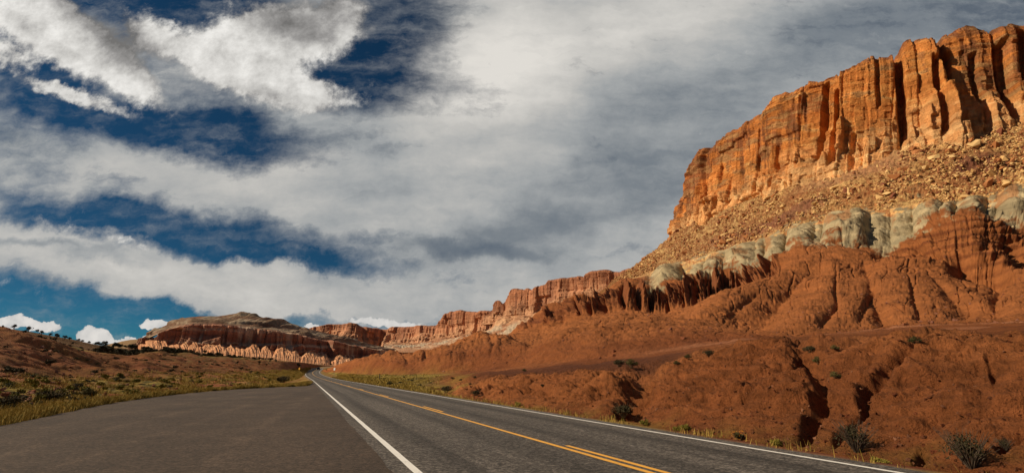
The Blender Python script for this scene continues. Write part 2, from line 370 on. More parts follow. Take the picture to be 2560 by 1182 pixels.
# pull-out: wide paved shoulder on the left, tapering into the road
pe = [(0, 1067), (60, 1053), (130, 1037), (200, 1022), (260, 1010), (330, 999), (430, 986), (520, 977.5), (600, 971.5), (690, 967), (770, 964.5)]
edge = []
for x, y in pe:
    a, b, c = ray(x, y); k = -CH/c; edge.append(to_rc(a*k, b*k))
edge = [(-40, -11.5), (-10, -10.5), (5, -9.6)]+[(float(s), float(t)) for s, t in edge]+[(95, 1.2)]
edge = np.array(edge); es = np.linspace(-40, 95, 700); et = np.interp(es, edge[:, 0], edge[:, 1]); et = gauss1(et, 12)
et = et + .10*perlin(es*.7, 2.2, 0)+.05*perlin(es*3.1, 1.2, 0); et = np.minimum(et, 1.42)
nc = 24; P = np.zeros((700, nc, 3))
for j in range(nc):
    tj = et+(1.5-et)*j/(nc-1); P[:, j, 0], P[:, j, 1] = rc(es, tj)
P[..., 2] = -.008
o = mesh_np('pullout', P, grid_faces(700, nc)[:, ::-1], M['pull']); o['kind'] = 'structure'
a = o.data.attributes.new('rt', 'FLOAT_VECTOR', 'POINT'); S_, T_ = to_rc(P[..., 0], P[..., 1])
a.data.foreach_set('vector', np.stack([T_, S_, T_*0], -1).astype(np.float32).ravel())
def pull_edge(s): return np.interp(s, es, et)

# ------------------------------------------------------------------ ground
RED = np.array((.180, .057, .019)); REDL = np.array((.27, .094, .031)); REDD = np.array((.115, .032, .013))
GRS = np.array((.29, .215, .048)); GRD = np.array((.105, .098, .030)); GREY = np.array((.37, .295, .175)); TAN = np.array((.60, .39, .17))
def lerp(a, b, f): return a+(b-a)*np.asarray(f)[..., None]
def ground_z(s, t):
    d = np.maximum(np.maximum(t-9.4, np.where(s < 93, pull_edge(s)-.3-t, 1.0-t)), 0)
    return road_z(s)-.05-np.minimum(d*.10, .22)+sst(d, .5, 6)*.14*fbm(s*.35, t*.35, 3., 3)
s_ = np.concatenate([np.linspace(-40, 120, 640), np.linspace(120.6, 560, 500)]); t_ = np.concatenate([np.linspace(-140, -30, 40), np.linspace(-29, 30, 260), np.linspace(31, 140, 40)])
SS, TT = np.meshgrid(s_, t_, indexing='ij')
cx = np.stack([np.interp(SS, RS, RD[:, 0]), np.interp(SS, RS, RD[:, 1])], -1); nx = np.stack([np.interp(SS, RS, RN[:, 0]), np.interp(SS, RS, RN[:, 1])], -1)
GP = np.zeros(SS.shape+(3,)); GP[..., :2] = cx+nx*(TT-TY)[..., None]; GP[..., 2] = ground_z(SS, TT)
g = sst(fbm(GP[..., 0]*.25, GP[..., 1]*.25, 1., 4), -.45, .25)
C = lerp(lerp(REDD*1.2, RED*1.1, sst(fbm(GP[..., 0], GP[..., 1], 2., 3), -.4, .4)), GRS, g*.8)
nearp = np.exp(-(np.maximum(np.maximum(TT-9.1, np.where(SS < 93, pull_edge(SS)-TT, 1.2-TT)), 0)/.45)**2)
C = lerp(C, np.array((.21, .15, .10)), nearp*.8)
nrow = 639
sub_mesh('ground', GP, C, np.ones((GP.shape[0]-1, GP.shape[1]-1), bool), M['ground'], flip=True)
# the desert floor out to the horizon
n = 64; rr = np.array([60, 400, 1500, 5000, 15000, 40000]); aa = np.linspace(0, 2*np.pi, n, endpoint=True)
P = np.zeros((len(rr), n, 3)); P[..., 0] = rr[:, None]*np.sin(aa); P[..., 1] = rr[:, None]*np.cos(aa); P[..., 2] = -3.5
P[0, :, :2] *= .02
sub_mesh('desert_floor', P, lerp(RED*1.1+P*0, GRD, .4+P[..., 0]*0), np.ones((len(rr)-1, n-1), bool), M['fartalus'], flip=True)

# ------------------------------------------------------------------ sheets of terrain laid over surveyed lines
KD = .71
SHEETS = []
def line_pts(spec, xs, sm):
    if spec[0] == 'w': P = spec[1]
    elif spec[0] == 'd':
        a = np.array(spec[1], float); x = np.linspace(a[0, 0], a[-1, 0], 900)
        y, D = np.interp(x, a[:, 0], a[:, 1]), np.interp(x, a[:, 0], a[:, 2])*KD
        y = gauss1(y, sm); D = gauss1(D, 8)
        P = np.stack(unproj(x, y, D), -1)
    elif spec[0] == 't':                       # at a lateral distance from the road
        a = np.array(spec[1], float); x = np.linspace(a[0, 0], a[-1, 0], 900)
        y, T = gauss1(np.interp(x, a[:, 0], a[:, 1]), sm), gauss1(np.interp(x, a[:, 0], a[:, 2]), sm)
        u, v, ww = ray(x, y); k = T/(u*CYW+v*SYW); k = np.minimum(k, np.interp(x, [q[0] for q in D_FLAT], [q[2] for q in D_FLAT])*KD*(.80 if spec is specs[2] else .9)/v); P = np.stack([u*k, v*k, CH+ww*k], -1)
    px, _ = proj(P[:, 0], P[:, 1], P[:, 2]); o = np.argsort(px)
    return np.stack([np.interp(xs, px[o], P[o, k]) for k in range(3)], -1)
def pchip(Y, n):
    """Y: (K, ncol, c) rows; n: rows per segment -> dense rows and parameter"""
    d = np.diff(Y, axis=0); m = np.zeros_like(Y)
    a, b = d[:-1], d[1:]; same = (a*b) > 0
    m[1:-1] = np.where(same, 2*a*b/np.where(same, a+b, 1), 0); m[0], m[-1] = d[0], d[-1]
    out, par = [], []
    for k in range(len(Y)-1):
        t = np.linspace(0, 1, n[k], endpoint=(k == len(Y)-2))[:, None, None]
        out.append((2*t**3-3*t**2+1)*Y[k]+(t**3-2*t**2+t)*m[k]+(-2*t**3+3*t**2)*Y[k+1]+(t**3-t**2)*m[k+1]); par.append(k+t[:, 0, 0])
    return np.concatenate(out), np.concatenate(par)
def normals(P):
    a = np.gradient(P, axis=0); b = np.gradient(P, axis=1); n = np.cross(b, a); n /= np.linalg.norm(n, axis=-1)[..., None]+1e-9
    n[n[..., 2] < 0] *= -1
    return n
def poly_dist(x, y, pl):
    best = np.full(x.shape, 1e9); tt = np.zeros(x.shape)
    L = len(pl)-1
    for i in range(L):
        (x0, y0), (x1, y1) = pl[i], pl[i+1]; dx, dy = x1-x0, y1-y0
        t = np.clip(((x-x0)*dx+(y-y0)*dy)/(dx*dx+dy*dy), 0, 1); d = np.hypot(x-x0-t*dx, y-y0-t*dy)
        m = d < best; best = np.where(m, d, best); tt = np.where(m, (i+t)/L, tt)
    return best, tt

def cells(s, z, L, Hc, seed, sharp=.12, warp=0.):
    """tall blocky joints: random set-back per block, with a narrow transition"""
    ss = s/L + .42*perlin(s/(L*1.7), z/(L*4.), seed) + warp
    i = np.floor(ss); f = ss-i
    def val(ii):
        zz = z/Hc + 7*h1(ii, seed); j = np.floor(zz); g = zz-j
        a, b = h1(ii, j, seed+3), h1(ii, j+1, seed+3)
        return a+(b-a)*sst(g, .93, 1.)
    tl = lambda ii: 2.1*(h1(ii, seed+21)-.5)
    v = val(i)+tl(i)*(f-.5); v2 = val(i+1)+tl(i+1)*(-.5+f-1.); k = sst(f, 1-sharp*.55, 1.)
    crack = np.exp(-((np.minimum(f, 1-f))/.045)**2)*(h1(i+(f > .5), seed+9) > .45)
    return v+(v2-v)*k, crack
# ---- right-hand country: bank, badlands, shale, talus
xr = np.concatenate([np.linspace(800, 2600, 1150), np.linspace(2604, 3400, 160)])
roadR = along(9.55, 0, 330); roadR[:, 2] -= .45; roadR2 = along(10.1, 0, 330); roadR2[:, 2] -= .12
def trim(P):
    px, _ = proj(P[:, 0], P[:, 1], P[:, 2]); k = np.argmin(np.where(P[:, 1] > 3, px, 1e9)); return P[:k+1]
roadR, roadR2 = trim(roadR), trim(roadR2)
# extend backwards so the bank continues past the frame
T_CREST = [(800, 942, 13), (900, 946, 14), (1000, 951, 15), (1060, 962, 15), (1110, 976, 14), (1160, 962, 14), (1200, 952, 15), (1270, 944, 15.5), (1340, 938, 16), (1420, 928, 16), (1500, 924, 16), (1560, 928, 16), (1590, 938, 16), (1615, 930, 16), (1650, 910, 16), (1720, 889, 16.5), (1800, 870, 16.5), (1900, 856, 17), (1990, 851, 17), (2020, 862, 17), (2060, 856, 17), (2130, 852, 17), (2200, 848, 17.5), (2280, 846, 17.5), (2340, 840, 17.5), (2450, 838, 18), (2560, 838, 18), (2800, 836, 18), (3400, 834, 19)]
T_BACK = [(800, 940, 18), (1000, 948, 20), (1110, 960, 19), (1200, 950, 20), (1340, 941, 21), (1420, 934, 22), (1500, 931, 22), (1600, 930, 22), (1720, 893, 22), (1800, 874, 22), (1900, 859, 21), (2060, 858, 21), (2300, 842, 21), (2560, 840, 22), (3400, 838, 24)]
D_FLAT = [(800, 934, 430), (828, 936, 350), (850, 938, 300), (900, 941, 190), (950, 943, 150), (1000, 943, 130), (1100, 940, 115), (1200, 934, 100), (1300, 928, 92), (1400, 918, 80), (1500, 910, 76), (1600, 901, 70), (1700, 884, 64), (1850, 855, 56), (2000, 845, 50), (2300, 832, 47), (2560, 826, 44), (3400, 820, 40)]
D_FOOT = [(800, 932, 460), (828, 929, 400), (850, 931, 340), (900, 935, 230), (1000, 937, 175), (1100, 933, 160), (1200, 926, 150), (1300, 914, 130), (1400, 906, 115), (1500, 898, 105), (1600, 893, 95), (1700, 874, 92), (1850, 850, 85), (2000, 843, 78), (2300, 815, 76), (2560, 807, 74), (3400, 800, 70)]
D_MIDC = [(800, 930, 480), (828, 919, 430), (850, 906, 390), (880, 899, 340), (915, 893, 290), (950, 884, 250), (990, 873, 245), (1020, 876, 240), (1060, 868, 240), (1110, 863, 240), (1150, 846, 232), (1190, 832, 230), (1215, 829, 230), (1250, 832, 225), (1300, 848, 215), (1340, 858, 205), (1370, 850, 200), (1400, 832, 195), (1450, 810, 185), (1500, 794, 178), (1550, 787, 172), (1620, 790, 168), (1700, 798, 163), (1760, 806, 158), (1850, 822, 140), (1960, 838, 112), (2100, 832, 108), (2300, 800, 115), (2560, 790, 110), (3400, 780, 100)]
D_DIP = [(800, 934, 520), (850, 915, 470), (950, 898, 330), (1100, 880, 310), (1215, 850, 290), (1300, 858, 270), (1370, 862, 250), (1450, 825, 240), (1550, 805, 225), (1700, 808, 215), (1760, 808, 200), (1850, 815, 170), (1960, 832, 140), (2100, 812, 140), (2300, 782, 145), (2560, 770, 140), (3400, 755, 130)]
D_SLP = [(800, 935, 500), (950, 905, 500), (1100, 882, 460), (1215, 856, 420), (1290, 850, 380), (1330, 838, 360), (1383, 828, 350), (1450, 800, 330), (1550, 785, 300), (1650, 792, 290), (1740, 785, 270), (1800, 757, 260), (1900, 727, 250), (1960, 715, 245), (2090, 712, 240), (2240, 700, 232), (2300, 712, 225), (2400, 705, 215), (2560, 700, 200), (3400, 680, 180)]
D_RED = [(800, 936, 700), (950, 906, 700), (1100, 884, 650), (1215, 858, 600), (1280, 850, 520), (1300, 812, 430), (1335, 806, 420), (1352, 786, 410), (1383, 771, 400), (1405, 782, 400), (1426, 748, 400), (1492, 748, 400), (1520, 722, 410), (1547, 703, 420), (1580, 706, 430), (1610, 716, 430), (1650, 722, 430), (1694, 703, 420), (1762, 682, 410), (1841, 688, 400), (1880, 668, 390), (1906, 652, 385), (1950, 640, 370), (1999, 616, 355), (2053, 610, 350), (2090, 616, 345), (2179, 628, 335), (2260, 600, 325), (2358, 552, 312), (2430, 542, 304), (2477, 552, 300), (2560, 568, 295), (2800, 560, 270), (3400, 540, 240)]
D_GRY = [(800, 938, 900), (950, 908, 900), (1100, 886, 850), (1215, 860, 800), (1300, 840, 700), (1383, 800, 650), (1426, 775, 640), (1492, 760, 640), (1547, 702, 650), (1600, 690, 655), (1651, 668, 650), (1700, 652, 630), (1737, 642, 610), (1787, 630, 580), (1855, 609, 545), (1963, 574, 490), (2035, 552, 460), (2118, 534, 430), (2190, 527, 415), (2251, 513, 402), (2315, 508, 392), (2430, 498, 375), (2502, 480, 368), (2560, 460, 362), (2800, 420, 330), (3400, 380, 300)]
D_BASE = [(800, 940, 1100), (950, 910, 1100), (1100, 888, 1050), (1215, 862, 1000), (1300, 845, 900), (1383, 806, 860), (1440, 775, 840), (1492, 745, 830), (1547, 695, 815), (1585, 668, 810), (1620, 640, 800), (1655, 612, 790), (1684, 584, 780), (1748, 548, 715), (1820, 520, 650), (1899, 494, 590), (1999, 458, 535), (2071, 438, 505), (2150, 414, 485), (2190, 400, 475), (2287, 367, 452), (2359, 349, 440), (2466, 332, 428), (2560, 308, 422), (2800, 250, 390), (3400, 150, 350)]
D_IN = [(x, y-(6 if x > 1684 else -14), D+(45 if x > 1684 else 120)) for x, y, D in D_BASE]
specs = [('w', roadR), ('w', roadR2), ('t', T_CREST), ('t', T_BACK), ('d', D_FLAT), ('d', D_FOOT), ('d', D_MIDC), ('d', D_DIP), ('d', D_SLP), ('d', D_RED), ('d', D_GRY), ('d', D_BASE), ('d', D_IN)]
LN = np.stack([line_pts(s, xr, 5 if i >= 5 else 7) for i, s in enumerate(specs)])
rows = [6, 120, 20, 26, 24, 90, 20, 70, 110, 60, 110, 8]
PR, KR = pchip(LN, rows); K2 = KR[:, None]+0*xr[None]; X2 = xr[None]+0*K2
# pyramids and spurs: ridge lines of their own height standing on the slope, smooth-maxed into it
def raise_ridge(pl, slope, rill=1.0, soft=3.0, seed=0.):
    Q = np.array([[float(q) for q in unproj(x, y, D*KD)] for x, y, D in pl]); X, Y, Z = PR[..., 0], PR[..., 1], PR[..., 2]
    wx_ = X+1.6*perlin(X/13, Y/13, seed)*1.5; wy_ = Y+3*perlin(X/15, Y/15, seed+9); best = np.full(X.shape, -1e9)
    for i in range(len(Q)-1):
        dx, dy = Q[i+1, :2]-Q[i, :2]; t = np.clip(((wx_-Q[i, 0])*dx+(wy_-Q[i, 1])*dy)/(dx*dx+dy*dy), 0, 1)
        d = np.hypot(wx_-Q[i, 0]-t*dx, wy_-Q[i, 1]-t*dy); d = np.sqrt(d*d+9)-3; th = np.arctan2(wy_-Q[i, 1]-t*dy, wx_-Q[i, 0]-t*dx)
        al = t*math.hypot(dx, dy)+th*6
        r_ = np.abs(perlin(al/5., d*.02, seed+i*3.))*2-.45+.5*(np.abs(perlin(al/2., d*.05, seed+i*5.))*2-.45)
        best = np.maximum(best, Q[i, 2]+t*(Q[i+1, 2]-Q[i, 2])-slope*(.85 if pl[0][0] > 1745 else 1.15)*d*(1-.0016*d)+.5*rill*r_*np.clip(d/12, 0, 1.2)*np.exp(-d/45))
    m_ = sst(KR, 5.05, 5.4)[:, None]*(1-sst(KR, 9.25, 9.6))[:, None]
    h = np.clip(.5+.5*(best-Z)/soft, 0, 1); zn = Z*(1-h)+best*h+soft*h*(1-h)
    PR[..., 2] = Z+(zn-Z)*m_*sst(X2, 830, 860)
PR[..., 2] -= (sst(KR, 5.7, 6.4)*(1-sst(KR, 8.7, 9.05)))[:, None]*sst(X2, 1740, 1850)*np.clip(PR[..., 1]/200, .1, 1.2)*2.5
PR[..., 2] -= (sst(KR, 5.3, 5.9)*(1-sst(KR, 6.6, 7.0)))[:, None]*sst(X2, 880, 960)*(1-sst(X2, 1740, 1800))*np.clip(PR[..., 1]/160, .1, 1.2)*2.6
for i_, (pl, sl, rl_) in enumerate((([(2090, 620, 335), (2078, 690, 250), (2045, 760, 170), (1995, 815, 122)], .55, 2.2), ([(2090, 620, 335), (1960, 668, 290), (1860, 722, 240), (1745, 795, 190)], .62, 1.6),
    ([(2240, 650, 272), (2236, 730, 185), (2252, 796, 125)], .52, 2.4), ([(2240, 650, 272), (2330, 690, 230), (2430, 735, 185), (2530, 780, 140)], .58, 2.), ([(2240, 650, 272), (2150, 715, 215), (2110, 775, 150)], .6, 1.6),
    ([(2430, 548, 304), (2425, 600, 285)], .9, 2.), ([(2640, 640, 230), (2600, 730, 160), (2580, 780, 120)], .5, 2.), ([(1550, 787, 172), (1620, 790, 168), (1740, 800, 160), (1850, 826, 138)], .42, .7), ([(1550, 787, 172), (1485, 845, 125), (1420, 893, 102)], .42, .6), ([(1740, 800, 160), (1700, 850, 105)], .4, .6),
    ([(1215, 829, 230), (1190, 870, 200), (1180, 910, 165)], .55, 1.2), ([(1215, 829, 230), (1290, 858, 190), (1380, 893, 125)], .5, 1.2), ([(1110, 862, 240), (1100, 895, 190)], .6, .8), ([(990, 873, 245), (985, 905, 205)], .6, .8), ([(1060, 868, 240), (1040, 902, 195)], .6, .8), ([(915, 893, 290), (905, 915, 250)], .5, .6), ([(1450, 810, 185), (1400, 850, 140), (1340, 895, 115)], .5, .8), ([(1620, 790, 168), (1600, 840, 125), (1560, 885, 98)], .5, .8), ([(1690, 797, 165), (1680, 850, 112)], .5, .6), ([(1150, 846, 232), (1120, 885, 180), (1090, 915, 150)], .6, 1.), ([(1260, 838, 225), (1240, 880, 170), (1240, 912, 140)], .6, 1.), ([(950, 884, 262), (955, 912, 215)], .6, .6), ([(1020, 880, 240), (1000, 908, 195), (1005, 925, 170)], .6, .6))):
    raise_ridge(pl, sl, rl_, soft=3. if pl[0][0] > 1745 else 1.2, seed=i_*7.3)
# spurs and gullies: push the middle lines in and out (horizontally, along the line of the slope)
X, Y, Z = PR[..., 0], PR[..., 1], PR[..., 2]
IX, IY = proj(X, Y, Z)
def wk(a, b, c, d): return sst(K2, a, b)*(1-sst(K2, c, d))
N0 = normals(PR)
warp = fbm(X/40, Y/40, 7., 3)*9
disp = np.zeros_like(X)
# near bank: lumps, weathered crust, fine rills down the face
wb = wk(1.0, 1.5, 3.2, 4.)*sst(X2, 1080, 1200)
S2, T2 = to_rc(X, Y)
disp += wb*.055*np.tanh(3*fbm(S2*.9, T2*2.2, Z*8., 3))
disp += wb*(.34*fbm(X/3.6, Y/3.6, Z/3.6, 4, .5, 'b')-.10+.07*fbm(S2*1.5, T2*.35, 4., 4)+.07*fbm(X*1.8, Y*1.8, Z*2.6, 4, .55, 'b')+.12*fbm(X/1.6, Y/1.6, Z/1.1, 3, .5, 'b'))
disp -= wb*.16*np.exp(-(np.abs(perlin(S2*.8+T2*.35, T2*.14-S2*.05, 21.))/.035)**1.5)*sst(perlin(X/4, Y/4, 31.), -.1, .2)
disp -= wb*.09*np.exp(-(np.abs(perlin(S2*2.1+T2*.9+.5*perlin(S2*2, T2*2, 2.), T2*.5-S2*.1, 61.))/.05)**1.5)*sst(perlin(X/3, Y/3, 71.), -.15, .2)
# horizontal crust ledges low on the bank
lg = fbm(S2*.15, 2., Z*.1, 2)*.3
disp += wb*.10*np.tanh(6*np.sin((Z+lg)*7.5+fbm(S2*.4, T2*.4, 8., 3)*1.5))*sst(Z, .0, .3)*(1-sst(Z, 1.0, 1.6))
# flats
disp += wk(3.2, 4, 5, 5.6)*.25*fbm(X/6, Y/6, 3., 4)
# badlands: billow at three sizes, steered downhill
wm = wk(4.7, 5.6, 9.4, 10.0)
A_ = np.clip(Y/220, .28, 1.6)
ang = np.arctan2(X, Y); la = ang*np.maximum(Y, 60)
b1 = fbm((X+warp)/46, (Y-warp)/60, .5, 2, .5, 'b'); b2 = fbm((X+warp*.7)/17, (Y)/26, 2.5, 3, .5, 'b'); b3 = fbm((X+warp*.5)/5., Y/9., 6.5, 3, .5, 'b')
disp += wm*A_*(2.2*b1+.7*b2+.12*b3)*np.where(K2 < 6.6, .55, 1.)*sst(X2, 800, 950)
disp += wm*(.30*fbm(X/2.2, Y/3.4, Z/2, 3, .55, 'b'))
rl = fbm(X2/26+.9*perlin(X2/60, K2*3, 1.), K2*1.6, 5., 4, .62, 'b'); disp += wm*wk(5.8, 6.6, 9.2, 9.8)*np.clip(Y/200, .2, 1.3)*.22*rl
disp -= wm*np.clip(Y/200, .2, 1.3)*.75*np.exp(-(np.abs(perlin(X2/60+.6*perlin(X2/26, K2*4, 3.), K2*1.1, 9.))/.035)**1.5)*np.where(X2 < 1760, .35, 1.)
# pyramids: explicit spurs coming down from the red tops towards the camera
def ridge(pl, wpx, amp, sharp=1.):
    d, t = poly_dist(IX, IY, pl); sel = wk(5.8, 6.6, 9.3, 9.9)
    ww = wpx*(.35+1.5*t); return sel*amp*np.exp(-(d/ww)**1.3)*np.minimum(1, .25+1.4*t)*(1-.35*t)
for pl, wp, am in (([(2160, 660), (2190, 760), (2210, 800)], 16, -3), ([(2010, 690), (1930, 770), (1900, 815)], 14, -2.5), ([(2330, 690), (2420, 770)], 14, -2.5), ([(2090, 660), (2090, 760), (2060, 800)], 7, -1.8), ([(2270, 680), (2300, 780)], 7, -1.8), ([(1900, 730), (1830, 790)], 7, -1.5), ([(2500, 690), (2480, 770)], 12, -2.5), ([(2190, 700), (2150, 790)], 6, -1.4)):
    disp += ridge(pl, wp, am)
# foothills on the left of this sheet: fluted flanks
wf = wk(5.1, 5.6, 6.3, 6.8)*(1-sst(X2, 1260, 1400))*sst(X2, 830, 900)
disp += wf*(.7*(np.abs(np.sin(X2/30+fbm(X2/60, K2, 1., 2)*2.2))**.8-.6)+.25*(np.abs(np.sin(X2/8.5+fbm(X2/30, K2*1.5, 4., 3)*3))**.8-.6))
# layered red outcrops just below the shale: strong ledges + blocky clefts
wl = wk(8.15, 8.6, 8.93, 9.1)*np.clip(sst(X2, 1290, 1320)*(1-sst(X2, 1880, 1990))+sst(X2, 2190, 2260), 0, 1)
led = (Z+fbm(X/40, Y/40, 1., 2)*3)/3.4; fl = led-np.floor(led)
cA, kA = cells(X2*1.0+6*perlin(K2*6, X2/30, 2.), Z*1.0, 44., 26., 2.7, .25); cB, kB = cells(X2*1.0, Z*1.0, 15., 9., 4.7, .3)
sw_ = X2/38.+.5*perlin(X2/50, K2*1.5, 12.)+.10*perlin(X2/9, K2*5, 2.); sw_ = 1-(sw_-np.floor(sw_)); sw2 = X2/11.+.8*perlin(X2/20, K2*3, 15.); sw2 = 1-(sw2-np.floor(sw2))
sw_ = sw_*(1-sst(sw_, .90, 1.)); disp += wl*(X2 < 1950)*(13*(sw_-.5)+3*(sw2-.5)*sst(X2, 1500, 1700))*(.55+.45*sst(X2, 1400, 1560))
disp += wl*(2.2*(sst(fl, .1, .6)-.5)+np.where(X2 > 2000, .38, 1.)*(5*(cA-.62)+2.5*(cB-.5)-1.5*kA)-1.)
for pl_, wd_, dp_ in (([(2400, 655), (2450, 668), (2500, 680)], 26, 9), ([(2290, 622), (2340, 640)], 12, 4), ([(2520, 610), (2560, 640), (2600, 640)], 22, 6), ([(2235, 605), (2190, 640)], 10, 3)):
    d_, _ = poly_dist(IX+7*perlin(X/4, Y/4, Z/3), IY, pl_); disp -= dp_*np.exp(-(d_/wd_)**2.4)*wk(7.6, 8.1, 9.2, 9.5)
# grey shale domes: round buttresses with sharp creases between them
wsh = wk(9.0, 9.25, 9.8, 10.06)*sst(X2, 1610, 1650)
DOMES = [(1660, 34), (1740, 16), (1787, 26), (1850, 42), (1893, 10), (1930, 24), (2000, 34), (2040, 14), (2118, 60), (2188, 30), (2212, 12), (2250, 32), (2322, 40), (2370, 20), (2430, 40), (2480, 22), (2550, 60), (2640, 50), (2740, 60)]
dm = np.zeros_like(X)
for c, r in DOMES:
    q = np.clip(1-((X2-c-(K2-9.5)*6)/(r*1.12))**2, 0, 1); dm = np.maximum(dm, np.sqrt(q)*(.35+r/55+.25*math.sin(c*1.7)))
disp += wsh*((10+3*perlin(X2/70, 3., 3.))*dm-7+1.8*fbm(X/16, Y/16, Z/16, 3, .5, 'b')+.9*fbm(X/4, Y/4, Z/2.5, 3))
# talus: coarse rubble + purple ledge line
wt = wk(9.95, 10.15, 10.95, 11.2)
blk = fbm(X/9, Y/9, Z/9, 4, .6, 'b')
disp += wt*(1.7*blk+.8*fbm(X/3, Y/3, Z/3, 2, .6)+2.2*fbm(X/50, Y/50, 1., 2))
d, t = poly_dist(IX, IY, [(1790, 612), (1870, 590), (1950, 558), (2045, 512), (2060, 505)])
ledgeA = wt*np.exp(-(d/13)**2); disp += 6*ledgeA*(.6+.6*perlin(X/6, Y/6, 0))
d2, _ = poly_dist(IX, IY, [(2400, 425), (2450, 412), (2510, 420)]); disp += wt*4*np.exp(-(d2/22)**2)*(.5+perlin(X/5, Y/5, Z/5)); ledgeB = wt*np.exp(-(d2/24)**2)
# explicit gullies cut in the near bank
GUL = [([(1640, 905), (1605, 930), (1590, 975), (1570, 1010), (1560, 1052)], 30, .95), ([(1985, 862), (2022, 880), (2040, 912), (2052, 950), (2040, 990), (2015, 1040), (2008, 1080), (1990, 1104)], 17, .75),
       ([(2295, 846), (2286, 880), (2225, 912), (2160, 955), (2148, 985), (2165, 1000), (2125, 1040), (2098, 1075), (2085, 1110)], 12, .6), ([(2470, 890), (2478, 925)], 8, .2), ([(2560, 1080), (2520, 1100), (2500, 1130)], 14, .4),
       ([(2310, 1130), (2290, 1170)], 12, .4), ([(1190, 968), (1215, 985)], 14, .35), ([(1700, 1010), (1790, 940)], 6, .12), ([(1780, 985), (1840, 935)], 6, .12), ([(1880, 930), (1850, 990)], 6, .12), ([(1100, 985), (1140, 962)], 12, .3)]
dark = np.zeros_like(X)
for pl, wpx, am in GUL:
    d, t = poly_dist(IX+9*perlin(X*.8, Y*.8, Z*.8)+4*perlin(X*3, Y*3, Z*3), IY, pl)
    e = np.exp(-(d/wpx)**2.6)*wk(.9, 1.25, 3., 3.6)*np.clip((.7+.6*perlin(S2*1.3, T2*1.1, 4.)), .25, 1.3)*np.minimum(1, np.minimum(t*8+.3, (1-t)*8+.2))
    disp -= am*e
PR = PR+N0*disp[..., None]
X, Y, Z = PR[..., 0], PR[..., 1], PR[..., 2]
# albedo
f1 = fbm(X/30, Y/30, Z/12, 3); f2 = fbm(X/7, Y/7, Z/4, 4); f3 = fbm(X/1.5, Y/1.5, Z/1.5, 3)
C = lerp(RED+0*PR, REDL, sst(f1+.5*f2, -.6, .7)*.8)
C = lerp(C, REDD, sst(f2-.3*f1, .15, .7)*.35)
C = lerp(C, np.array((.30, .108, .035)), wk(5.2, 5.8, 9., 9.4)*.65)
sb = sst(np.sin(Z*2.1+fbm(X/35, Y/35, 15., 3)*4), .6, 1.)*wk(5.2, 5.8, 8.4, 9.); C = lerp(C, C*1.28, sb*.6)
sb = sst(np.sin(Z*.8+fbm(X/45, Y/45, 25., 2)*3), .5, 1.)*wk(5.2, 5.8, 8.9, 9.2); C = lerp(C, C*.78, sb*.6)
C = lerp(C, np.array((.40, .17, .085)), (np.exp(-((K2-5.15-.12*f1)/.10)**2)+.7*np.exp(-((K2-4.55-.1*f2)/.06)**2))*sst(X2, 1450, 1900)*.75)
strat = np.sin(Z*1.1+fbm(X/30, Y/30, 5., 2)*2.5); C = lerp(C, REDD*.9, wl*sst(strat, .2, .9)*.7); C = lerp(C, np.array((.15, .050, .024)), wl*(X2 < 1950)*.5)  # dark strata; left outcrops also darkened, partly shade put into the colour
C = lerp(C, C*np.array((1.38, 1.45, 1.5)), wk(.8, 1.3, 3.2, 3.8)); hs_ = fbm(S2*.5, T2*.6, Z*9., 3); C = lerp(C, C*1.45, wk(.8, 1.3, 3.2, 3.8)*sst(hs_, .1, .5)*.5); C = lerp(C, C*.6, wk(.8, 1.3, 3.2, 3.8)*sst(-hs_, .15, .5)*.5)                                # cut bank clay lightened, with lighter and darker noise bands
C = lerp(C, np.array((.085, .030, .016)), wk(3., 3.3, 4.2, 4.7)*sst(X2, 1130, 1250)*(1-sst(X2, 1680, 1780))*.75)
gr = wk(0, .2, 4.7, 5.3)*(1-sst(X2+60*f2, 1050, 1180)); C = lerp(C, lerp(GRS+0*PR, GRD, sst(f2, -.2, .4)), gr*.85)
gv = (1-sst(K2, 1.05, 1.3))*sst(X2, 1050, 1100); C = lerp(C, GRS*.8, gv*.35*sst(f3, -.2, .3))
# shale colours: grey-green with faint horizontal bands, maroon cap
zb = .5+.5*np.sin(Z*.55+fbm(X/25, Y/25, 2., 2)*3); GR = lerp(GREY*.82+0*PR, GREY*1.12, sst(zb, .2, .9)); GR = lerp(GR, np.array((.30, .26, .17)), sst(f1, .0, .6)*.5)
chute = sst(perlin(X2/34, K2*.7, 41.)+.25*f2, .12, .34)*sst(K2, 9.25, 9.6)
ws_ = sst(K2+.16*f2+.09*f3+.12*f1+.22*perlin(X2/75, 2., 51.), 9.02, 9.14)*(1-.6*chute)*sst(X2+30*f2, 1600, 1640); C = lerp(C, GR, ws_)
C = lerp(C, np.array((.40, .20, .085)), chute*.5*sst(X2, 1600, 1640))
TL_ = lerp(np.array((.36, .17, .075))+0*PR, TAN, sst(f2+.6*f3+.5*f1, -.35, .5)); TL_ = lerp(TL_, np.array((.26, .085, .035)), sst(f2-.4*f3-.3*f1, .1, .6)*.8)
warmR = sst(X2, 1650, 2300); TL_ = lerp(TL_, TL_*np.array((1.25, 1.22, 1.12)), warmR)
wtl = sst(K2+.28*f2+.12*f3+.15*f1, 9.86, 10.0); C = lerp(C, TL_, wtl*sst(X2, 1520, 1600)+wtl*(1-sst(X2, 1520, 1600))*.3)
C = lerp(C, np.array((.30, .125, .075)), np.clip(ledgeA*1.4, 0, 1)*.8); C = lerp(C, np.array((.17, .06, .04)), np.clip(ledgeB*1.3, 0, 1)*.85)
pk = sst(K2, 10.55, 10.7)*sst(X2, 1950, 2060)*(1-sst(X2, 2230, 2330)); C = lerp(C, np.array((.50, .26, .14)), pk*.6)
C = np.clip(C, .01, .8)
Fk = K2[:-1, :-1]; Fx = X2[:-1, :-1]
ok = ~((Fx < 838) & (Fk > 6.1))
